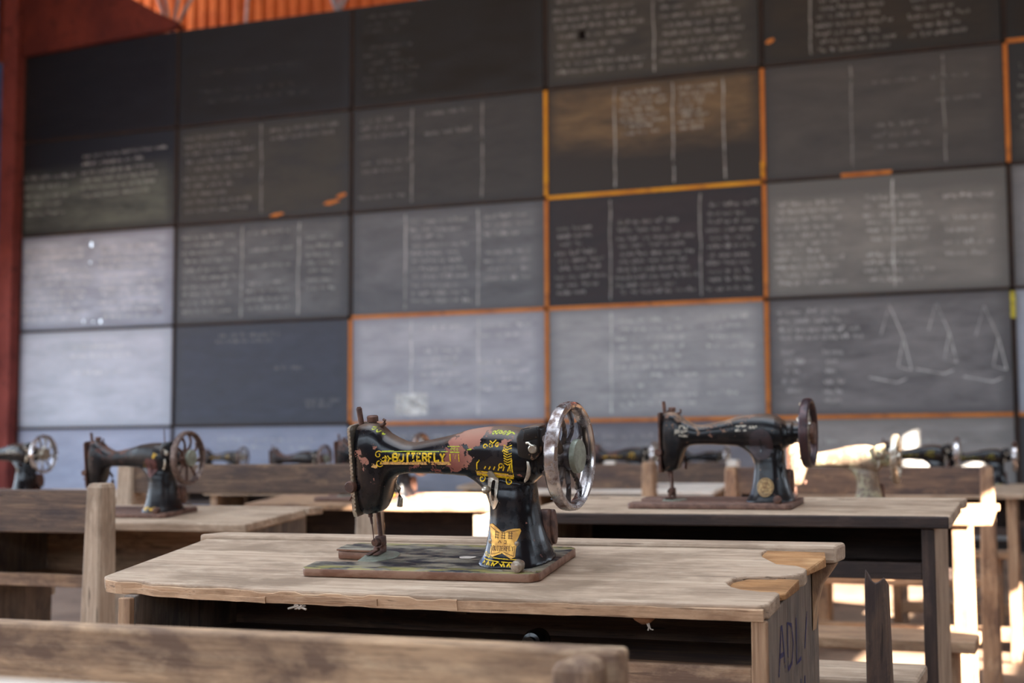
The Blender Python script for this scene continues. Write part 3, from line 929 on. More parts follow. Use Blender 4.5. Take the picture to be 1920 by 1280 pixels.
for z, q in ((-0.0005, 0.012), (-0.003, 0.014), (-0.007, 0.012), (-0.010, 0.008), (-0.012, 0.003)):
    rings.append([(q * 1.1 * math.cos(a) * rr.uniform(.85, 1.1), q * 0.5 * math.sin(a), z + rr.uniform(-.001, .001)) for a in [2 * math.pi * k / 14 for k in range(14)]])
loft(bm, rings)
obj('mud_cell', bm, M_NEST, t, True)
bm = B(); tube(bm, [(0.003, 0, -0.009), (0.007, -0.002, -0.016), (0.006, -0.002, -0.020)], 0.0009, 5); tube(bm, [(0.006, 0, -0.009), (0.009, -0.002, -0.018), (0.013, -0.002, -0.019)], 0.0009, 5)
obj('twig', bm, M_LINT, t)
P = at_y(560, 1130, QY - 0.158)
bm = B()
for k in range(7):
    x = rr.uniform(-0.01, 0.01)
    tube(bm, [(x, 0, 0.0), (x + rr.uniform(-.012, .012), rr.uniform(-.004, .004), -0.004), (x + rr.uniform(-.016, .016), rr.uniform(-.004, .004), -0.009)], 0.0016, 5)
o = obj('lint_tuft', bm, M_LINT, None, True, (P.x, QY - 0.158, zu(-0.15) + 0.000))
tag(o, 'tuft of white lint caught under the chipped front edge of the desk', 'lint')

# --- the other desks  (machine origin, slope, width, offset of the desk's middle)
desk('wide thick-topped desk under the machine with the round medallion, right of the front desk', -0.7395, 3.2025, 0.809, 0.065, 0.94, 0.052, 'panel', 'grey', 'dark', th=0.027, seed=2, boxh=0.108, lip='dark')  # dark lip wood paints shade on its front faces
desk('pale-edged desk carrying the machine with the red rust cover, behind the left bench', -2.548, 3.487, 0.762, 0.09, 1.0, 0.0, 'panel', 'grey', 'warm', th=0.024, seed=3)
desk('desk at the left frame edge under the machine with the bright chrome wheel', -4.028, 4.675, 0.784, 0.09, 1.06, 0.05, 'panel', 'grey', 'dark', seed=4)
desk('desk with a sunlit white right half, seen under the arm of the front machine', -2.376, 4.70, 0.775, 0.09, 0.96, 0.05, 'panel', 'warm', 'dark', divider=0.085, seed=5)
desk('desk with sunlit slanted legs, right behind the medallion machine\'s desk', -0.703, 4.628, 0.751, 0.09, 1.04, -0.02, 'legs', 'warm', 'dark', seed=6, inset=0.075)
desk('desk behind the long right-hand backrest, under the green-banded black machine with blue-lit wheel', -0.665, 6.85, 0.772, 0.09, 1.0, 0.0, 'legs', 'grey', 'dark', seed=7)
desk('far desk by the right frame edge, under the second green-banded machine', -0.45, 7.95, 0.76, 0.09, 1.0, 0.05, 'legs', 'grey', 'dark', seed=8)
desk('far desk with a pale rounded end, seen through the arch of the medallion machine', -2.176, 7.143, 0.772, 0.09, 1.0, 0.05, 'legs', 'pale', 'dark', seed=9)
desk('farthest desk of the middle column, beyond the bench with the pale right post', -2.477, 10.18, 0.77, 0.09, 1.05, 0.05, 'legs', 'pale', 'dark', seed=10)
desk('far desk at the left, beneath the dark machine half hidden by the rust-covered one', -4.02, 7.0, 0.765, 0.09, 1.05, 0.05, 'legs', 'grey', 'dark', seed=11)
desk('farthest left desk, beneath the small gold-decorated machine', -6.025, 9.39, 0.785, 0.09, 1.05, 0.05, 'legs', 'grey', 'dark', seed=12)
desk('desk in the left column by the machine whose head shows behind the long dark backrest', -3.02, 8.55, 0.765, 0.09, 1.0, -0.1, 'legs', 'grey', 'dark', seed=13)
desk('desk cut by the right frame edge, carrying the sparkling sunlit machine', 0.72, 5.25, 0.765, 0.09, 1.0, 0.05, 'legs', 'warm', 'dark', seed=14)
# the nearest desk: only its blurred back ledge reaches into the frame
desk('blurred pale desk edge at the very bottom left corner of the picture', -0.90, 0.46, 0.765, 0.09, 1.05, 0.03, 'panel', 'pale', 'warm', seed=15, group=None)

# --- benches
bench('large blurred foreground bench whose worn backrest spans the lower left', -1.52, -0.350, 1.15, 0.742, 0.640, 0.05, 0.33, 0.44, 0.035, 0.0, -0.004, 'bare', 'bare', inset=0.010)
bench('bench with a tapered pale right post, at the left frame edge', -3.10, -2.078, 2.75, 0.836, 0.735, 0.05, 0.30, 0.44, 0.040, 0.05, 0.016, 'bench', 'grey')
bench('bench with a long dark backrest between the rust-covered machine and the front machine', -2.945, -1.99, 3.98, 0.892, 0.797, 0.05, 0.30, 0.45, 0.06, 0.05, 0.002, 'bench', 'grey')
bench('bench with brown backrest and tall right post, behind the white sunlit machine', -1.25, -0.245, 5.58, 0.870, 0.765, 0.05, 0.32, 0.45, 0.045, 0.05, 0.004, 'bench', 'warm')
bench('bench with a pale end post just right of the front hand wheel', -2.62, -1.78, 6.44, 0.880, 0.765, 0.05, 0.32, 0.45, 0.055, 0.05, 0.012, 'bench', 'warm')
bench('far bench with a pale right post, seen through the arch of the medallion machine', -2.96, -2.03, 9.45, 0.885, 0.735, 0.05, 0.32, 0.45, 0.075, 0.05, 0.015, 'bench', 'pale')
bench('bench in front of the left-edge desk, low behind the tapered post', -4.5, -3.45, 3.98, 0.80, 0.70, 0.05, 0.32, 0.45, 0.05, 0.05, 0.004, 'bench', 'grey')

# bench of the right desk: backless but for one broken post
t = thing('bench', 'low bench with a single snapped-off backrest post, lower right', 'bench', (-0.72, 2.47, 0), 0, 'benches behind the desks')
bm = B(); box(bm, -0.50, 0.485, -0.03, 0.165, 0.508, 0.540, 0.006)
obj('seat', bm, wood('grey', 'X'), t)
for xa in (-0.46, 0.36):
    for ya in (-0.01, 0.10):
        bm = B(); box(bm, xa, xa + 0.05, ya, ya + 0.045, 0, 0.507, 0.003)
        obj('leg', bm, wood('warm', 'Z'), t)
bm = B()
xa = 0.408
pts = [(xa, 0.0), (xa + 0.05, 0.0), (xa + 0.042, 0.46), (xa + 0.037, 0.705), (xa + 0.034, 0.709), (xa + 0.026, 0.702), (xa + 0.020, 0.699), (xa + 0.012, 0.705), (xa + 0.008, 0.716), (xa + 0.005, 0.722), (xa + 0.003, 0.70)]
prism(bm, pts, 'y', -0.078, -0.032, 0.002)
for q in bm.verts:
    if q.co.z > 0.69 and q.co.y > -0.05:
        q.co.z -= 0.012
o = obj('broken_post', bm, wood('bench', 'Z'), t)
o['label'] = 'dark post with a jagged snapped top'
# backless benches further back, catching the sun
for (bx, by, w, lab) in ((-0.72, 3.93, 1.0, 'sunlit backless bench under the desk with slanted legs'), (-1.55, 9.0, 1.0, 'sunlit backless bench on the floor near the end wall'), (-0.75, 7.55, 1.0, 'backless bench between the two far right desks')):
    t = thing('bench', lab, 'bench', (bx, by, 0), 0, 'benches behind the desks')
    bm = B(); box(bm, -w / 2, w / 2, -0.13, 0.13, 0.41, 0.44, 0.004)
    obj('seat', bm, wood('warm', 'X'), t)
    for xa in (-w / 2 + 0.05, w / 2 - 0.10):
        bm = B(); box(bm, xa, xa + 0.05, -0.10, 0.10, 0, 0.409, 0.003)
        obj('leg', bm, wood('warm', 'Z'), t)

# ------------------------------------------------------------------ sewing machines
def casting():
    """arm, head and column of the machine as one smooth casting"""
    bm = B()
    st = [(-.1185, .068, .197, .024), (-.117, .065, .199, .027), (-.108, .064, .2015, .030), (-.095, .066, .2025, .031), (-.086, .070, .199, .0305), (-.079, .084, .1935, .030), (-.072, .104, .188, .029), (-.066, .118, .184, .028),
          (-.058, .1235, .1795, .027), (-.042, .126, .1725, .026), (-.028, .126, .171, .0255), (0, .1255, .176, .0265), (.03, .124, .1815, .0285), (.06, .1215, .190, .033), (.09, .117, .1938, .037), (.12, .112, .1945, .041), (.143, .110, .190, .042),
          (.158, .113, .181, .038), (.167, .120, .174, .031), (.172, .128, .168, .022)]
    rings = []
    for x, zl, zh, hw in st:
        e = 3.2 if x < -0.075 else 2.35
        rings.append([(x, y, z) for y, z in sup(0.0, (zl + zh) / 2, hw, (zh - zl) / 2, 30, e)])
    loft(bm, rings)
    cs = [(-.002, .071, .179, -.069, .056), (.003, .073, .178, -.067, .055), (.008, .077, .176, -.064, .053), (.015, .081, .173, -.060, .051), (.03, .085, .168, -.054, .047), (.05, .0885, .163, -.048, .043), (.07, .091, .160, -.044, .040),
          (.085, .091, .158, -.042, .038), (.097, .087, .158, -.041, .037), (.108, .079, .158, -.038, .034), (.118, .064, .157, -.031, .029), (.126, .046, .156, -.024, .023), (.15, .046, .152, -.02, .02)]
    loft(bm, [[(x, y, z) for x, y in sup((a + b) / 2, (c + d) / 2, (b - a) / 2, (d - c) / 2, 30, 2.45)] for z, a, b, c, d in cs])
    lathe(bm, [(.15, .028), (.178, .026), (.182, .022), (.198, .021)], 'x', (0, 0, .150), 24)
    me = bpy.data.meshes.new('tmp')
    bm.to_mesh(me)
    bm.free()
    o = bpy.data.objects.new('tmp', me)
    COL.objects.link(o)
    m = o.modifiers.new('r', 'REMESH'); m.mode = 'VOXEL'; m.voxel_size = 0.0022
    m = o.modifiers.new('s', 'SMOOTH'); m.iterations = 7; m.factor = 0.5
    dg = bpy.context.evaluated_depsgraph_get()
    me2 = bpy.data.meshes.new_from_object(o.evaluated_get(dg))
    bpy.data.objects.remove(o)
    for p in me2.polygons:
        p.use_smooth = True
    me2.name = 'machine_arm'
    return me2


ARM = casting()
ARM.materials.clear()
ARM.materials.append(M_ENAMEL4)
_tmp = B(); _tmp.from_mesh(ARM)
BVH = BVHTree.FromBMesh(_tmp)
_tmp.free()


def fy(x, z, lift=0.0005):
    h = BVH.ray_cast(Vector((x, -0.3, z)), Vector((0, 1, 0)))
    return (h[0].y - lift) if h[0] is not None else None


def fine(pts, step=0.002):
    out = [pts[0]]
    for a, b in zip(pts[:-1], pts[1:]):
        n = max(1, int(math.hypot(b[0] - a[0], b[1] - a[1]) / step))
        out += [(a[0] + (b[0] - a[0]) * k / n, a[1] + (b[1] - a[1]) * k / n) for k in range(1, n + 1)]
    return out


def dec(bm, pts, w, lift=0.0005):
    """a painted stroke that follows the casting"""
    pts = fine(pts)
    n = len(pts)
    prev = None
    for i, (x, z) in enumerate(pts):
        a, b = pts[max(i - 1, 0)], pts[min(i + 1, n - 1)]
        dx, dz = b[0] - a[0], b[1] - a[1]
        L = math.hypot(dx, dz) or 1
        nx, nz = -dz / L * w / 2, dx / L * w / 2
        y1, y2 = fy(x + nx, z + nz, lift), fy(x - nx, z - nz, lift)
        if y1 is None or y2 is None:
            prev = None
            continue
        q = (bm.verts.new((x + nx, y1, z + nz)), bm.verts.new((x - nx, y2, z - nz)))
        if prev:
            bm.faces.new((prev[0], prev[1], q[1], q[0]))
        prev = q


def patch(poly, lift, thick, step=0.003, bm=None):
    """a plate or transfer with this outline, laid on the casting"""
    own = bm is None
    b2 = B()
    b2.faces.new([b2.verts.new((x, 0, z)) for x, z in poly])
    xs = [p[0] for p in poly]
    zs = [p[1] for p in poly]
    x = min(xs) + step
    while x < max(xs):
        bmesh.ops.bisect_plane(b2, geom=b2.verts[:] + b2.edges[:] + b2.faces[:], plane_co=(x, 0, 0), plane_no=(1, 0, 0)); x += step
    z = min(zs) + step
    while z < max(zs):
        bmesh.ops.bisect_plane(b2, geom=b2.verts[:] + b2.edges[:] + b2.faces[:], plane_co=(0, 0, z), plane_no=(0, 0, 1)); z += step
    last = -0.03
    for v in b2.verts:
        y = fy(v.co.x, v.co.z, lift)
        v.co.y = last if y is None else y
        last = v.co.y
    if thick:
        r = bmesh.ops.extrude_face_region(b2, geom=b2.faces[:])
        for g in r['geom']:
            if isinstance(g, bmesh.types.BMVert):
                g.co.y -= thick
    return b2


def spiral(cx, cz, r, turns=1.2, a0=0.0, s=1):
    return [(cx + r * (1 - k / 16 * 0.75) * math.cos(a0 + s * k / 16 * turns * 2 * math.pi), cz + r * (1 - k / 16 * 0.75) * math.sin(a0 + s * k / 16 * turns * 2 * math.pi)) for k in range(17)]


GLY = {'B': [[(0, 0), (0, 1)], [(0, 1), (.5, 1), (.66, .87), (.66, .68), (.5, .54), (0, .54)], [(.5, .54), (.74, .42), (.74, .14), (.55, 0), (0, 0)]], 'U': [[(0, 1), (0, .22), (.2, 0), (.5, 0), (.7, .22), (.7, 1)]],
       'T': [[(0, 1), (.76, 1)], [(.38, 1), (.38, 0)], [(.2, 0), (.56, 0)]], 'E': [[(.68, .05), (0, 0), (0, 1), (.66, .97)], [(0, .52), (.46, .52)]], 'R': [[(0, 0), (0, 1), (.5, 1), (.68, .84), (.68, .64), (.5, .5), (0, .5)], [(.36, .5), (.74, 0)]],
       'F': [[(0, 0), (0, 1), (.68, 1)], [(0, .54), (.46, .54)], [(-.14, 0), (.2, 0)]], 'L': [[(0, 1), (0, 0), (.66, 0.03), (.66, .2)], [(-.14, 1), (.2, 1)]], 'Y': [[(0, 1), (.38, .46), (.76, 1)], [(.38, .46), (.38, 0)], [(.2, 0), (.56, 0)]]}


def word(bm, txt, x0, x1, z0, z1, w, lift=0.0006):
    n = len(txt)
    pitch = (x1 - x0) / n
    for i, ch in enumerate(txt):
        for pl in GLY[ch]:
            dec(bm, [(x0 + i * pitch + a * pitch * 0.98, z0 + b * (z1 - z0)) for a, b in pl], w, lift)


MESH = {}


def cached(key, make, smooth=True):
    if key not in MESH:
        bm = make()
        bmesh.ops.recalc_face_normals(bm, faces=bm.faces)
        me = bpy.data.meshes.new(key)
        bm.to_mesh(me)
        bm.free()
        if smooth:
            for p in me.polygons:
                p.use_smooth = True
            me.set_sharp_from_angle(angle=math.radians(40))
        me.materials.append(M_STEEL)
        MESH[key] = me
    return MESH[key]


def bed_mesh():
    bm = B()
    x0, x1, y0, y1 = -.185, .185, -.089, .089
    pts = [(x0 + .006, y0), (x1 - .012, y0), (x1, y0 + .012), (x1, y1 - .008), (x1 - .008, y1), (x0 + .008, y1), (x0, y1 - .008), (x0, .027), (-.128, .023), (-.118, -.039), (x0, -.043), (x0, y0 + .006)]
    prism(bm, pts, 'z', -.0128, 0.0, .0022)
    return bm


def rim_mesh():
    bm = B()
    prof = [(-.0095, .0695), (-.010, .0735), (-.0072, .0768), (0, .0778), (.0072, .0768), (.010, .0735), (.0095, .0695), (.006, .0675), (-.006, .0675)]
    lathe(bm, prof, 'x', (0, 0, 0), 64, closed=True)
    return bm


def spoke_mesh():
    bm = B()
    pts = []
    rad = []
    for k in range(9):
        u = k / 8
        r_ = 0.019 + 0.052 * u
        pts.append((-0.008 + 0.006 * math.sin(u * math.pi) - 0.002 * u, 0.007 * math.sin(u * math.pi * 1.0), r_))
        rad.append(0.0048 - 0.0010 * math.sin(u * math.pi) + (0.0012 if k in (0, 8) else 0))
    tube(bm, pts, rad, 8)
    return bm


def hub_mesh():
    bm = B()
    lathe(bm, [(-.018, .016), (-.016, .021), (-.004, .0215), (.004, .018), (.006, .016)], 'x', (0, 0, 0), 28)
    return bm


def knob_mesh():
    bm = B()
    lathe(bm, [(.0065, .0225), (.0075, .0242), (.0135, .0242), (.0150, .0232), (.0152, .001)], 'x', (0, 0, 0), 36)
    return bm


def face_mesh():
    bm = B()
    # scalloped end plate on the head; bulges a little below the middle
    zs = [.064, .072, .09, .11, .13, .15, .17, .19, .1975, .2005]
    hw = [.024, .0275, .0285, .0285, .029, .0295, .030, .0305, .030, .024]
    rings = []
    for z, h in zip(zs, hw):
        b = 0.0025 if z < 0.13 else 0.0005
        rings.append([(-.1186, -h - .0015, z), (-.1225 - b, -h - .0012, z), (-.1245 - b, -h * 0.8, z), (-.1260 - b, 0, z), (-.1245 - b, h * .8, z), (-.1225 - b, h, z), (-.1186, h + .001, z)])
    loft(bm, rings)
    for k in range(22):   # knurled edge
        z = .072 + k * .0057
        h = .0285 + (z - .09) * .015
        box(bm, -.1228, -.1192, -h - .0030, -h - .0008, z, z + .003)
    return bm


def bars_mesh(what):
    bm = B()
    if what == 'needle_bar':
        tube(bm, [(-.108, -.004, .060), (-.113, -.004, .198), (-.1155, -.004, .224), (-.1155, -.004, .2265)], [.0036, .0044, .0044, .0030], 12)
        tube(bm, [(-.108, -.004, .064), (-.107, -.003, .049)], [.0026, .0018], 8)
        tube(bm, [(-.107, -.003, .050), (-.1055, -.003, .022)], [.0010, .0007], 6)
    elif what == 'presser_bar':
        tube(bm, [(-.112, .024, .205), (-.109, .024, .060), (-.1075, .024, .016)], [.0034, .0036, .0036], 12)
    elif what == 'presser_foot':
        box(bm, -.1155, -.1005, .017, .031, .010, .026, .003)
        lathe(bm, [(.008, .0055), (.0145, .0065), (.0155, .004)], 'y', (-.1105, 0, .018), 14)
        prism(bm, [(.010, .010), (.030, .010), (.030, .013), (.012, .013)], 'x', -.1135, -.1025, .001)
        prism(bm, [(-.012, .0035), (-.006, .0015), (.024, .0015), (.026, .012), (.020, .012), (.016, .005), (-.006, .0045)], 'x', -.118, -.110, .0008)
        prism(bm, [(-.012, .0035), (-.006, .0015), (.024, .0015), (.026, .012), (.020, .012), (.016, .005), (-.006, .0045)], 'x', -.106, -.099, .0008)
    elif what == 'presser_lever':
        pts = [(-.094, .030, .108), (-.086, .038, .104), (-.080, .040, .094), (-.0785, .040, .080), (-.0805, .040, .068)]
        tube(bm, pts, [.0035, .004, .0042, .0046, .005], 10)
    elif what == 'tension_screw':
        lathe(bm, [(.198, .006), (.203, .0062), (.2035, .0088), (.2105, .0088), (.2122, .0072)], 'z', (-.098, .004, 0), 20)
        tube(bm, [(-.086, .0, .197), (-.079, .0, .1985), (-.076, .0, .201), (-.0755, 0, .205), (-.0785, 0, .207)], [.003, .003, .0028, .0026, .002], 8)
    elif what == 'thumb_screw':
        lathe(bm, [(-.036, .0075), (-.033, .009), (-.026, .009), (-.024, .004), (-.012, .004)], 'y', (-.124, 0, .110), 16)
        tube(bm, [(-.122, -.03, .098), (-.1275, -.031, .090)], .0016, 6)
    elif what == 'winder_bracket':
        prism(bm, [(.150, .156), (.172, .150), (.182, .158), (.187, .196), (.182, .2005), (.158, .1965), (.149, .184)], 'y', -.046, -.016, .004)
        prism(bm, [(.160, .178), (.184, .182), (.182, .1985), (.163, .1945)], 'y', -.0475, -.0455, .001)
    elif what == 'winder_screw':
        lathe(bm, [(-.0535, .0050), (-.0525, .0062), (-.049, .0066), (-.046, .004)], 'y', (.1755, 0, .168), 16)
        tube(bm, [(.166, -.048, .176), (.170, -.050, .1765), (.173, -.05, .1735), (.172, -.05, .170)], .0022, 7)
    elif what == 'winder_latch':
        prism(bm, [(.158, .119), (.163, .123), (.1675, .131), (.1685, .140), (.1665, .149), (.1630, .150), (.1632, .140), (.1610, .130), (.1575, .122)], 'y', -.0455, -.042, .0008)
    elif what == 'bed_screw':
        lathe(bm, [(-.0885, .0045), (-.0875, .0082), (-.083, .0088), (-.0765, .0088), (-.0755, .0060), (-.066, .005)], 'y', (.1545, 0, .0088), 22)
        lathe(bm, [(-.0890, .0028), (-.0886, .0040)], 'y', (.1545, 0, .0088), 14)
        prism(bm, [(.130, -.078), (.180, -.080), (.180, -.079), (.152, -.074), (.130, -.076)], 'z', .0003, .0018)
    elif what == 'needle_plate':
        pts = [(-.1165, -.038), (-.127, .022)] + [(-.098 + .030 * math.cos(a), -.004 + .036 * math.sin(a)) for a in [math.radians(q) for q in range(100, -101, -14)]]
        prism(bm, pts, 'z', -.004, .0011, .0004)
    elif what == 'slide_plate':
        prism(bm, [(-.184, .022), (-.122, .017), (-.116, .052), (-.184, .056)], 'z', .0012, .0042, .0006)
    elif what == 'rear_cover':
        q = sup(.030, .040, .020, .028, 26, 2.2)
        prism(bm, q, 'x', .152, .1665, .002)
        prism(bm, sup(.040, .040, .012, .026, 20, 2.2), 'x', .160, .1700, .0015)
    elif what == 'spool_pin':
        tube(bm, [(.128, .012, .188), (.127, .012, .232)], [.0018, .0013], 7)
    return bm


def stitch_plate():
    poly = [(0.0975, .131), (0.1010, .1345), (0.1050, .1350), (0.1085, .1322), (0.1100, .126), (0.1135, .123), (0.1145, .108), (0.1130, .098), (0.1155, .092), (0.1125, .0865), (0.1095, .0815), (0.1055, .0800), (0.1035, .0835), (0.1005, .0855), (0.0990, .092), (0.1000, .101), (0.0980, .112), (0.0970, .121)]
    return patch(poly, 0.0002, 0.0016, 0.004)


def stitch_slot():
    return patch([(0.1035, .1175), (0.1045, .1205), (0.1070, .1215), (0.1090, .119), (0.1095, .098), (0.1080, .0925), (0.1055, .0925), (0.1040, .098)], 0.0019, 0.0002, 0.004)


def stitch_knob():
    bm = B()
    y = fy(0.1025, .1085) or -.04
    lathe(bm, [(y - .018, .001), (y - .0165, .0038), (y - .0135, .0052), (y - .009, .0062), (y - .006, .0050), (y - .004, .0030), (y + .001, .0030)], 'y', (.0995, 0, .1095), 18)
    return bm


def badge():
    poly = [(.0985, .0585), (.1040, .0600), (.1120, .0560), (.1195, .0505), (.1235, .0495), (.1300, .0525), (.1390, .0540), (.1465, .0535), (.1480, .0500), (.1450, .0415), (.1425, .0355), (.1435, .0320), (.1425, .0240), (.1425, .0160), (.1370, .0140), (.1290, .0180), (.1225, .0215), (.1215, .0205),
            (.1150, .0185), (.1075, .0155), (.1035, .0175), (.1025, .0240), (.1045, .0320), (.1030, .0370), (.1015, .0440), (.0995, .0520)]
    return patch(poly, 0.0002, 0.0012, 0.004)


def badge_text():
    bm = B()
    L = 0.0018
    word(bm, 'BUTTERFLY', .1070, .1405, .0245, .0305, .0009, L)
    r = random.Random(4)
    for i, x in enumerate((.110, .1205, .131)):
        for k in range(3):
            z = .0425 - i * .0006 + k * .0035
            dec(bm, [(x, z), (x + .0065, z - .0006)], .0009, L)
        dec(bm, [(x + .0012, .0405), (x + .0012, .0505)], .0009, L)
        dec(bm, [(x + .0050, .0400), (x + .0050, .0500)], .0009, L)
    dec(bm, [(.116, .0345), (.1185, .0385), (.121, .0345)], .0009, L); dec(bm, [(.125, .0345), (.1285, .0345), (.1285, .0380), (.125, .0380)], .0009, L)
    for a, b in (((.101, .0560), (.1185, .0480)), ((.1455, .0515), (.127, .0495)), ((.1055, .0190), (.119, .0225)), ((.1405, .0175), (.125, .0230)), ((.1045, .031), (.1055, .0195)), ((.1410, .031), (.1408, .0175))):
        dec(bm, [a, b], .0007, L)
    return bm


def badge_rivet(x, z):
    bm = B()
    if True:
        y = fy(x, z)
        lathe(bm, [(y - .0026, .0012), (y - .0020, .0032), (y - .0006, .0036), (y + .001, .0036)], 'y', (x, 0, z), 14)
    return bm


def gold_lettering():
    bm = B()
    word(bm, 'BUTTERFLY', -.0530, .0330, .1478, .1588, .0029)
    # letter feet and the scrolled end pieces of the name band
    for pts in (spiral(-.0755, .1580, .0058, 1.1, 0.6, 1), spiral(-.0745, .1455, .0058, 1.1, -0.6, -1), spiral(-.068, .1518, .0045, 1.0, 3.1, 1)):
        dec(bm, pts, .0016)
    for x in (-.0655, -.0615):
        dec(bm, [(x, .1475), (x + .003, .1520), (x, .1565)], .0020)
    dec(bm, [(-.060, .1518), (-.0555, .1518)], .0026)
    dec(bm, [(.0400, .1585), (.0400, .1475)], .0022); dec(bm, [(.0455, .158), (.0500, .148)], .0020); dec(bm, [(.0500, .158), (.0455, .148)], .0016); dec(bm, [(.0545, .1585), (.0545, .1475)], .0016)
    return bm


def gold_ornament():
    bm = B()
    for z, w in ((.1282, .0036), (.1335, .0018)):
        dec(bm, [(.0790, z + .0005), (.1380, z - .004)], w)
    dec(bm, [(.1385, .1255), (.1395, .1520)], .0022); dec(bm, [(.1350, .1245), (.1360, .1450)], .0016)
    for k in range(8):
        z = .1440 + k * .0036
        dec(bm, [(.1275, z + .0030), (.1330, z), (.1400, z + .0025)], .0017)
    for pts in (spiral(.0865, .1225, .0060, 1.1, 1.5, -1), spiral(.1300, .1190, .0060, 1.1, 1.5, 1), spiral(.122, .1420, .0045, 1.1, 0), spiral(.098, .170, .004, 1, 0), spiral(.108, .1715, .0035, 1, 2), spiral(.1175, .172, .0035, 1, 1)):
        dec(bm, pts, .0018)
    for k in range(6):
        dec(bm, [(.094 + k * .0075, .1375 - k * .0006), (.0975 + k * .0075, .1415)], .0018)
    dec(bm, [(.0815, .1340), (.0835, .1460), (.0885, .1510)], .0018)
    dec(bm, [(.1050, .1780), (.1100, .1745), (.1150, .1790)], .0016)
    for k in range(3):
        dec(bm, [(.126 + .003 * k, .163), (.128 + .003 * k, .1665)], .0016)
    return bm


def lime_lines():
    bm = B()
    dec(bm, [(-.0705, .1625), (-.052, .1625)], .0022); dec(bm, [(-.052, .1618), (.0370, .1618)], .0012)
    dec(bm, [(.0355, .1690), (.0560, .1695)], .0012); dec(bm, [(.0400, .1612), (.0560, .1612)], .0018)
    for k in range(3):
        dec(bm, spiral(.0425 + k * .0055, .1652, .0022, 1, k), .0009)
    dec(bm, [(.0690, .1650), (.0760, .1660)], .0020)
    for pts in (spiral(-.079, .1925, .0040, 1.2, 0), spiral(-.0715, .1885, .0035, 1.2, 2), spiral(-.086, .196, .003, 1.2, 1)):
        dec(bm, pts, .0014)
    for k in range(5):
        dec(bm, spiral(.108 + k * .0055, .1890 - abs(k - 2) * .0006, .0028, 1.1, k), .0012)
    dec(bm, [(.130, .1865), (.135, .1880), (.140, .1855)], .0014)
    return bm


def pale_band():
    bm = B()
    dec(bm, [(-.0720, .1455), (-.052, .1450), (-.02, .1446), (.040, .1446)], .0048, .0004)
    dec(bm, [(.0790, .1305), (.1375, .1262)], .0050, .0004)
    dec(bm, [(-.0870, .1425), (-.0780, .1400)], .0060, .0004)
    return bm


def foot_ornament():
    bm = B()
    for z in (.0085, .0125):
        dec(bm, [(.0910, z + .003), (.1460, z)], .0012)
    for k in range(7):
        x = .0935 + k * .0082
        if k == 3:
            dec(bm, [(x - .006, .0055), (x, .0095), (x + .006, .0050)], .0014)
            continue
        dec(bm, [(x - .0025, .0050 - k * .0003), (x, .0092 - k * .0003), (x + .0025, .0048 - k * .0003)], .0022)
    for pts in (spiral(.094, .0170, .0035, 1.1, 0), spiral(.101, .0165, .003, 1.1, 2)):
        dec(bm, pts, .0013)
    return bm


def cover_plate():
    poly = [(x, z) for x, z in sup(.1130, .1270, .0270, .0340, 26, 2.2)]
    return patch(poly, -0.0006, 0.003, 0.006)


def cover_slot():
    return patch([(.1115, .110), (.1140, .110), (.1145, .135), (.1120, .140)], 0.0026, 0.0003, 0.004)


def heart_plate():
    poly = [(.090, .140), (.094, .150), (.104, .153), (.113, .149), (.121, .153), (.131, .149), (.134, .138), (.131, .120), (.122, .105), (.112, .0965), (.102, .104), (.094, .120)]
    return patch(poly, -0.0006, 0.003, 0.006)


def medallion():
    return patch([(x, z) for x, z in sup(.1235, .0335, .0185, .0205, 30, 2.0)], 0.0002, 0.0018, 0.005)


def medal_relief():
    bm = B()
    for pts, w in ((sup(.1235, .0335, .0160, .0178, 30, 2.0), .0012), (spiral(.1235, .0375, .0075, 1.3, 0.4), .0018), ([(.112, .0325), (.135, .0315)], .0014), ([(.114, .0265), (.1175, .0240), (.121, .0265), (.125, .0240), (.129, .0265), (.133, .0245)], .0014)):
        dec(bm, list(pts) + ([pts[0]] if len(pts) == 30 else []), w, .0024)
    return bm


def simple_bands(band):
    bm = B()
    if band in ('gold', 'lime'):
        dec(bm, [(-.06, .150), (-.035, .1495)], .010); dec(bm, [(-.035, .1495), (.045, .150)], .004)
        dec(bm, [(.075, .150), (.120, .146)], .016); dec(bm, [(.085, .165), (.118, .163)], .010)
        dec(bm, [(.092, .010), (.146, .008)], .010)
    elif band == 'silver':
        dec(bm, [(-.085, .155), (-.055, .152)], .016); dec(bm, [(-.075, .168), (-.055, .166)], .008); dec(bm, [(.055, .163), (.082, .164)], .014); dec(bm, [(.086, .166), (.106, .166)], .007)
    else:
        dec(bm, [(.080, .136), (.090, .133)], .012); dec(bm, [(.124, .150), (.131, .166)], .014); dec(bm, [(.098, .142), (.118, .139)], .010); dec(bm, [(.093, .012), (.142, .010)], .010); dec(bm, [(.118, .135), (.128, .138)], .009)
    return bm


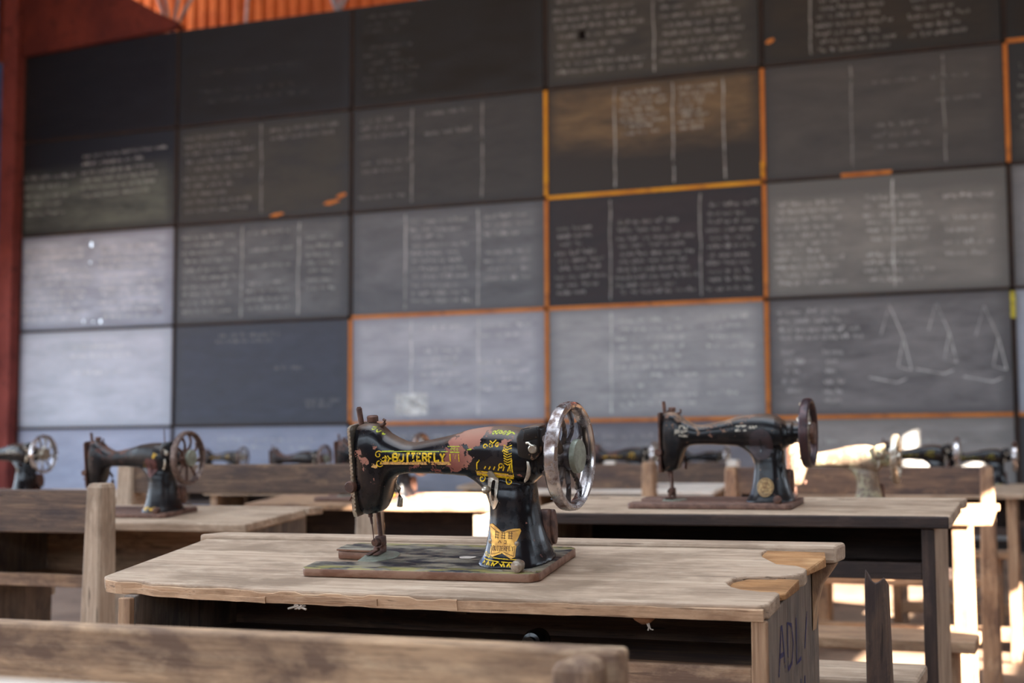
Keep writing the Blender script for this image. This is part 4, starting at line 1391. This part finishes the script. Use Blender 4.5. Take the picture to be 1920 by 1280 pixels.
def machine(label, loc, tilt, arm, bed, rim, spoke, variant, knob=None, band=None, rotz=0.0, bars=None, detail=True):
    t = thing('sewing_machine', label, 'sewing machine', loc, 0, 'old sewing machines on the desks')
    t.rotation_euler = Euler((tilt, 0, rotz), 'XYZ')
    bars = bars or M_RUST
    P = lambda name, key, mk, mat, par=t: obj(name, cached(key, mk), mat, par)
    body = obj('machine_arm', ARM, arm, t)
    P('bed_plate', 'bed', bed_mesh, bed)
    P('needle_plate', 'needle_plate', lambda: bars_mesh('needle_plate'), M_DULL)
    if variant == 'butterfly':
        P('slide_plate', 'slide_plate', lambda: bars_mesh('slide_plate'), bed)
    P('face_plate', 'face', face_mesh, M_STEEL if variant == 'butterfly' else bars)
    for nm in ('needle_bar', 'presser_bar', 'presser_foot'):
        P(nm, nm, lambda nm=nm: bars_mesh(nm), bars)
    P('presser_lever', 'presser_lever', lambda: bars_mesh('presser_lever'), M_STEEL if variant == 'butterfly' else bars)
    P('tension_screw', 'tension_screw', lambda: bars_mesh('tension_screw'), bars)
    P('thumb_screw', 'thumb_screw', lambda: bars_mesh('thumb_screw'), bars)
    w = P('hand_wheel', 'rim', rim_mesh, rim)
    w.location = (0.213, 0, 0.150)
    if variant == 'butterfly':   # its shaft is bent a little
        w.rotation_euler = (0, 0, math.radians(-3.5))
    P('wheel_hub', 'hub', hub_mesh, spoke, w)
    for k in range(9):
        s = P('spoke', 'spoke', spoke_mesh, spoke, w)
        s.rotation_euler = (math.radians(-18 - 40 * k), 0, 0)
    P('clutch_knob', 'knob', knob_mesh, knob or M_DULL, w)
    if variant in ('butterfly', 'pin', 'plain'):
        b = P('bobbin_winder', 'winder_bracket', lambda: bars_mesh('winder_bracket'), M_BRACKET if variant == 'butterfly' else arm)
        P('winder_screw', 'winder_screw', lambda: bars_mesh('winder_screw'), M_STEEL, b)
        P('winder_latch', 'winder_latch', lambda: bars_mesh('winder_latch'), M_STEEL, b)
    P('rear_cover', 'rear_cover', lambda: bars_mesh('rear_cover'), bars)
    P('bed_screw', 'bed_screw', lambda: bars_mesh('bed_screw'), M_STEEL if variant == 'butterfly' else bars)
    if variant == 'butterfly':
        P('gold_lettering', 'gold_lettering', gold_lettering, M_GOLD, body)
        P('gold_ornament', 'gold_ornament', gold_ornament, M_GOLD, body)
        P('lime_ornament', 'lime_lines', lime_lines, M_LIME, body)
        P('pale_band', 'pale_band', pale_band, M_GOLDPALE, body)
        P('foot_ornament', 'foot_ornament', foot_ornament, M_GOLD, body)
        q = P('stitch_plate', 'stitch_plate', stitch_plate, M_STEEL)
        P('slot', 'stitch_slot', stitch_slot, M_BLACK, q)
        P('stitch_lever', 'stitch_knob', stitch_knob, M_STEEL, q)
        q = P('brass_badge', 'badge', badge, M_BADGE)
        q['label'] = 'butterfly-shaped brass badge'
        P('badge_lettering', 'badge_text', badge_text, M_BADGEDARK, q)
        P('rivet', 'rivet_a', lambda: badge_rivet(.1020, .0355), M_STEEL, q)
        P('rivet', 'rivet_b', lambda: badge_rivet(.1435, .0335), M_STEEL, q)
        bm = B()
        prism(bm, [(.043 + .0125 * math.cos(a) * (1 + .12 * math.sin(3 * a)), .002 + .009 * math.sin(a) * (1 + .15 * math.cos(2 * a))) for a in [2 * math.pi * k / 16 for k in range(16)]], 'z', .0001, .0005)
        q = obj('pale_chip', bm, M_LINT, t)
    else:
        if variant == 'medallion':
            q = P('cover_plate', 'cover_plate', cover_plate, M_DARKPLATE)
            P('slot', 'cover_slot', cover_slot, M_BLACK, q)
            q = P('medallion', 'medallion', medallion, M_MEDAL)
            P('medallion_relief', 'medal_relief', medal_relief, M_BADGEDARK, q)
        if variant == 'pin':
            q = P('cover_plate', 'heart_plate', heart_plate, M_REDPLATE)
            P('slot', 'cover_slot', cover_slot, M_BLACK, q)
            P('spool_pin', 'spool_pin', lambda: bars_mesh('spool_pin'), M_RUST)
        if band:
            P('painted_band', 'band_' + band, lambda: simple_bands(band), {'gold': M_GOLDFULL, 'lime': M_OLIVE, 'silver': M_SILVERDEC, 'corner': M_GOLDFULL}[band], body)
    return t


machine('large sharp black sewing machine with flaking paint and yellow lettering, on the front desk', (QX, QY, QZ), QT, M_ENAMEL1, M_BED1, M_CHROME, M_SPOKE, 'butterfly')
machine('black sewing machine with a round brass medallion and brown rusty wheel, on the right desk', (-0.7395, 3.2025, 0.809), 0.065, M_ENAMEL2, M_BEDR, M_RUSTRIM, M_STEEL, 'medallion', M_RUST, 'silver')
machine('rusty sewing machine with a red-brown cover plate and spool pin, left of the front machine', (-2.548, 3.487, 0.762), 0.09, M_ENAMEL3, M_BEDR, M_GREYRUST, M_RUST, 'pin', M_DULL, 'corner')
machine('black sewing machine with a bright chrome wheel, cut by the left frame edge', (-4.028, 4.675, 0.784), 0.09, M_ENAMEL4, M_BEDR, M_CHROME, M_STEEL, 'plain', M_STEEL, 'silver')
machine('dark sewing machine rising behind the long backrest, directly left of the front machine head', (-2.376, 4.70, 0.775), 0.09, M_ENAMEL3, M_BEDR, M_GREYRUST, M_STEEL, 'plain', M_STEEL, 'gold')
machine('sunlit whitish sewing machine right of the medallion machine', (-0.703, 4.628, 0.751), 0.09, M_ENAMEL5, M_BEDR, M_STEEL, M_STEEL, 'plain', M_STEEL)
machine('glossy black sewing machine with a green-gold band, right of the sunlit one', (-0.665, 6.85, 0.772), 0.09, M_ENAMEL4, M_BEDR, M_CHROME, M_STEEL, 'plain', M_STEEL, 'lime')
machine('black sewing machine with a green-gold band, second right of the sunlit one', (-0.45, 7.95, 0.76), 0.09, M_ENAMEL4, M_BEDR, M_CHROME, M_STEEL, 'plain', M_STEEL, 'lime')
machine('brown sewing machine with two gold patches, just right of the front hand wheel', (-2.176, 7.143, 0.772), 0.09, M_ENAMEL3, M_BEDR, M_CHROME, M_STEEL, 'plain', M_STEEL, 'gold')
machine('far dark sewing machine seen through the arch of the medallion machine', (-2.477, 10.18, 0.77), 0.09, M_ENAMEL4, M_BEDR, M_CHROME, M_STEEL, 'plain', M_STEEL)
machine('dark sewing machine half hidden behind the rust-covered one, only its head showing', (-4.02, 7.0, 0.765), 0.09, M_ENAMEL3, M_BEDR, M_GREYRUST, M_RUST, 'plain', M_DULL)
machine('small far sewing machine with gold on its arm, above the long dark backrest', (-6.025, 9.39, 0.785), 0.09, M_ENAMEL3, M_BEDR, M_GREYRUST, M_STEEL, 'plain', M_STEEL, 'gold')
machine('small dark sewing machine head peeping left of the one behind the long backrest', (-3.02, 8.55, 0.765), 0.09, M_ENAMEL3, M_BEDR, M_GREYRUST, M_RUST, 'plain', M_DULL)
machine('sparkling sunlit sewing machine cut by the right frame edge', (0.72 - 0.55, 5.25, 0.765), 0.09, M_ENAMEL4, M_BEDR, M_STEEL, M_STEEL, 'plain', M_STEEL, 'gold')
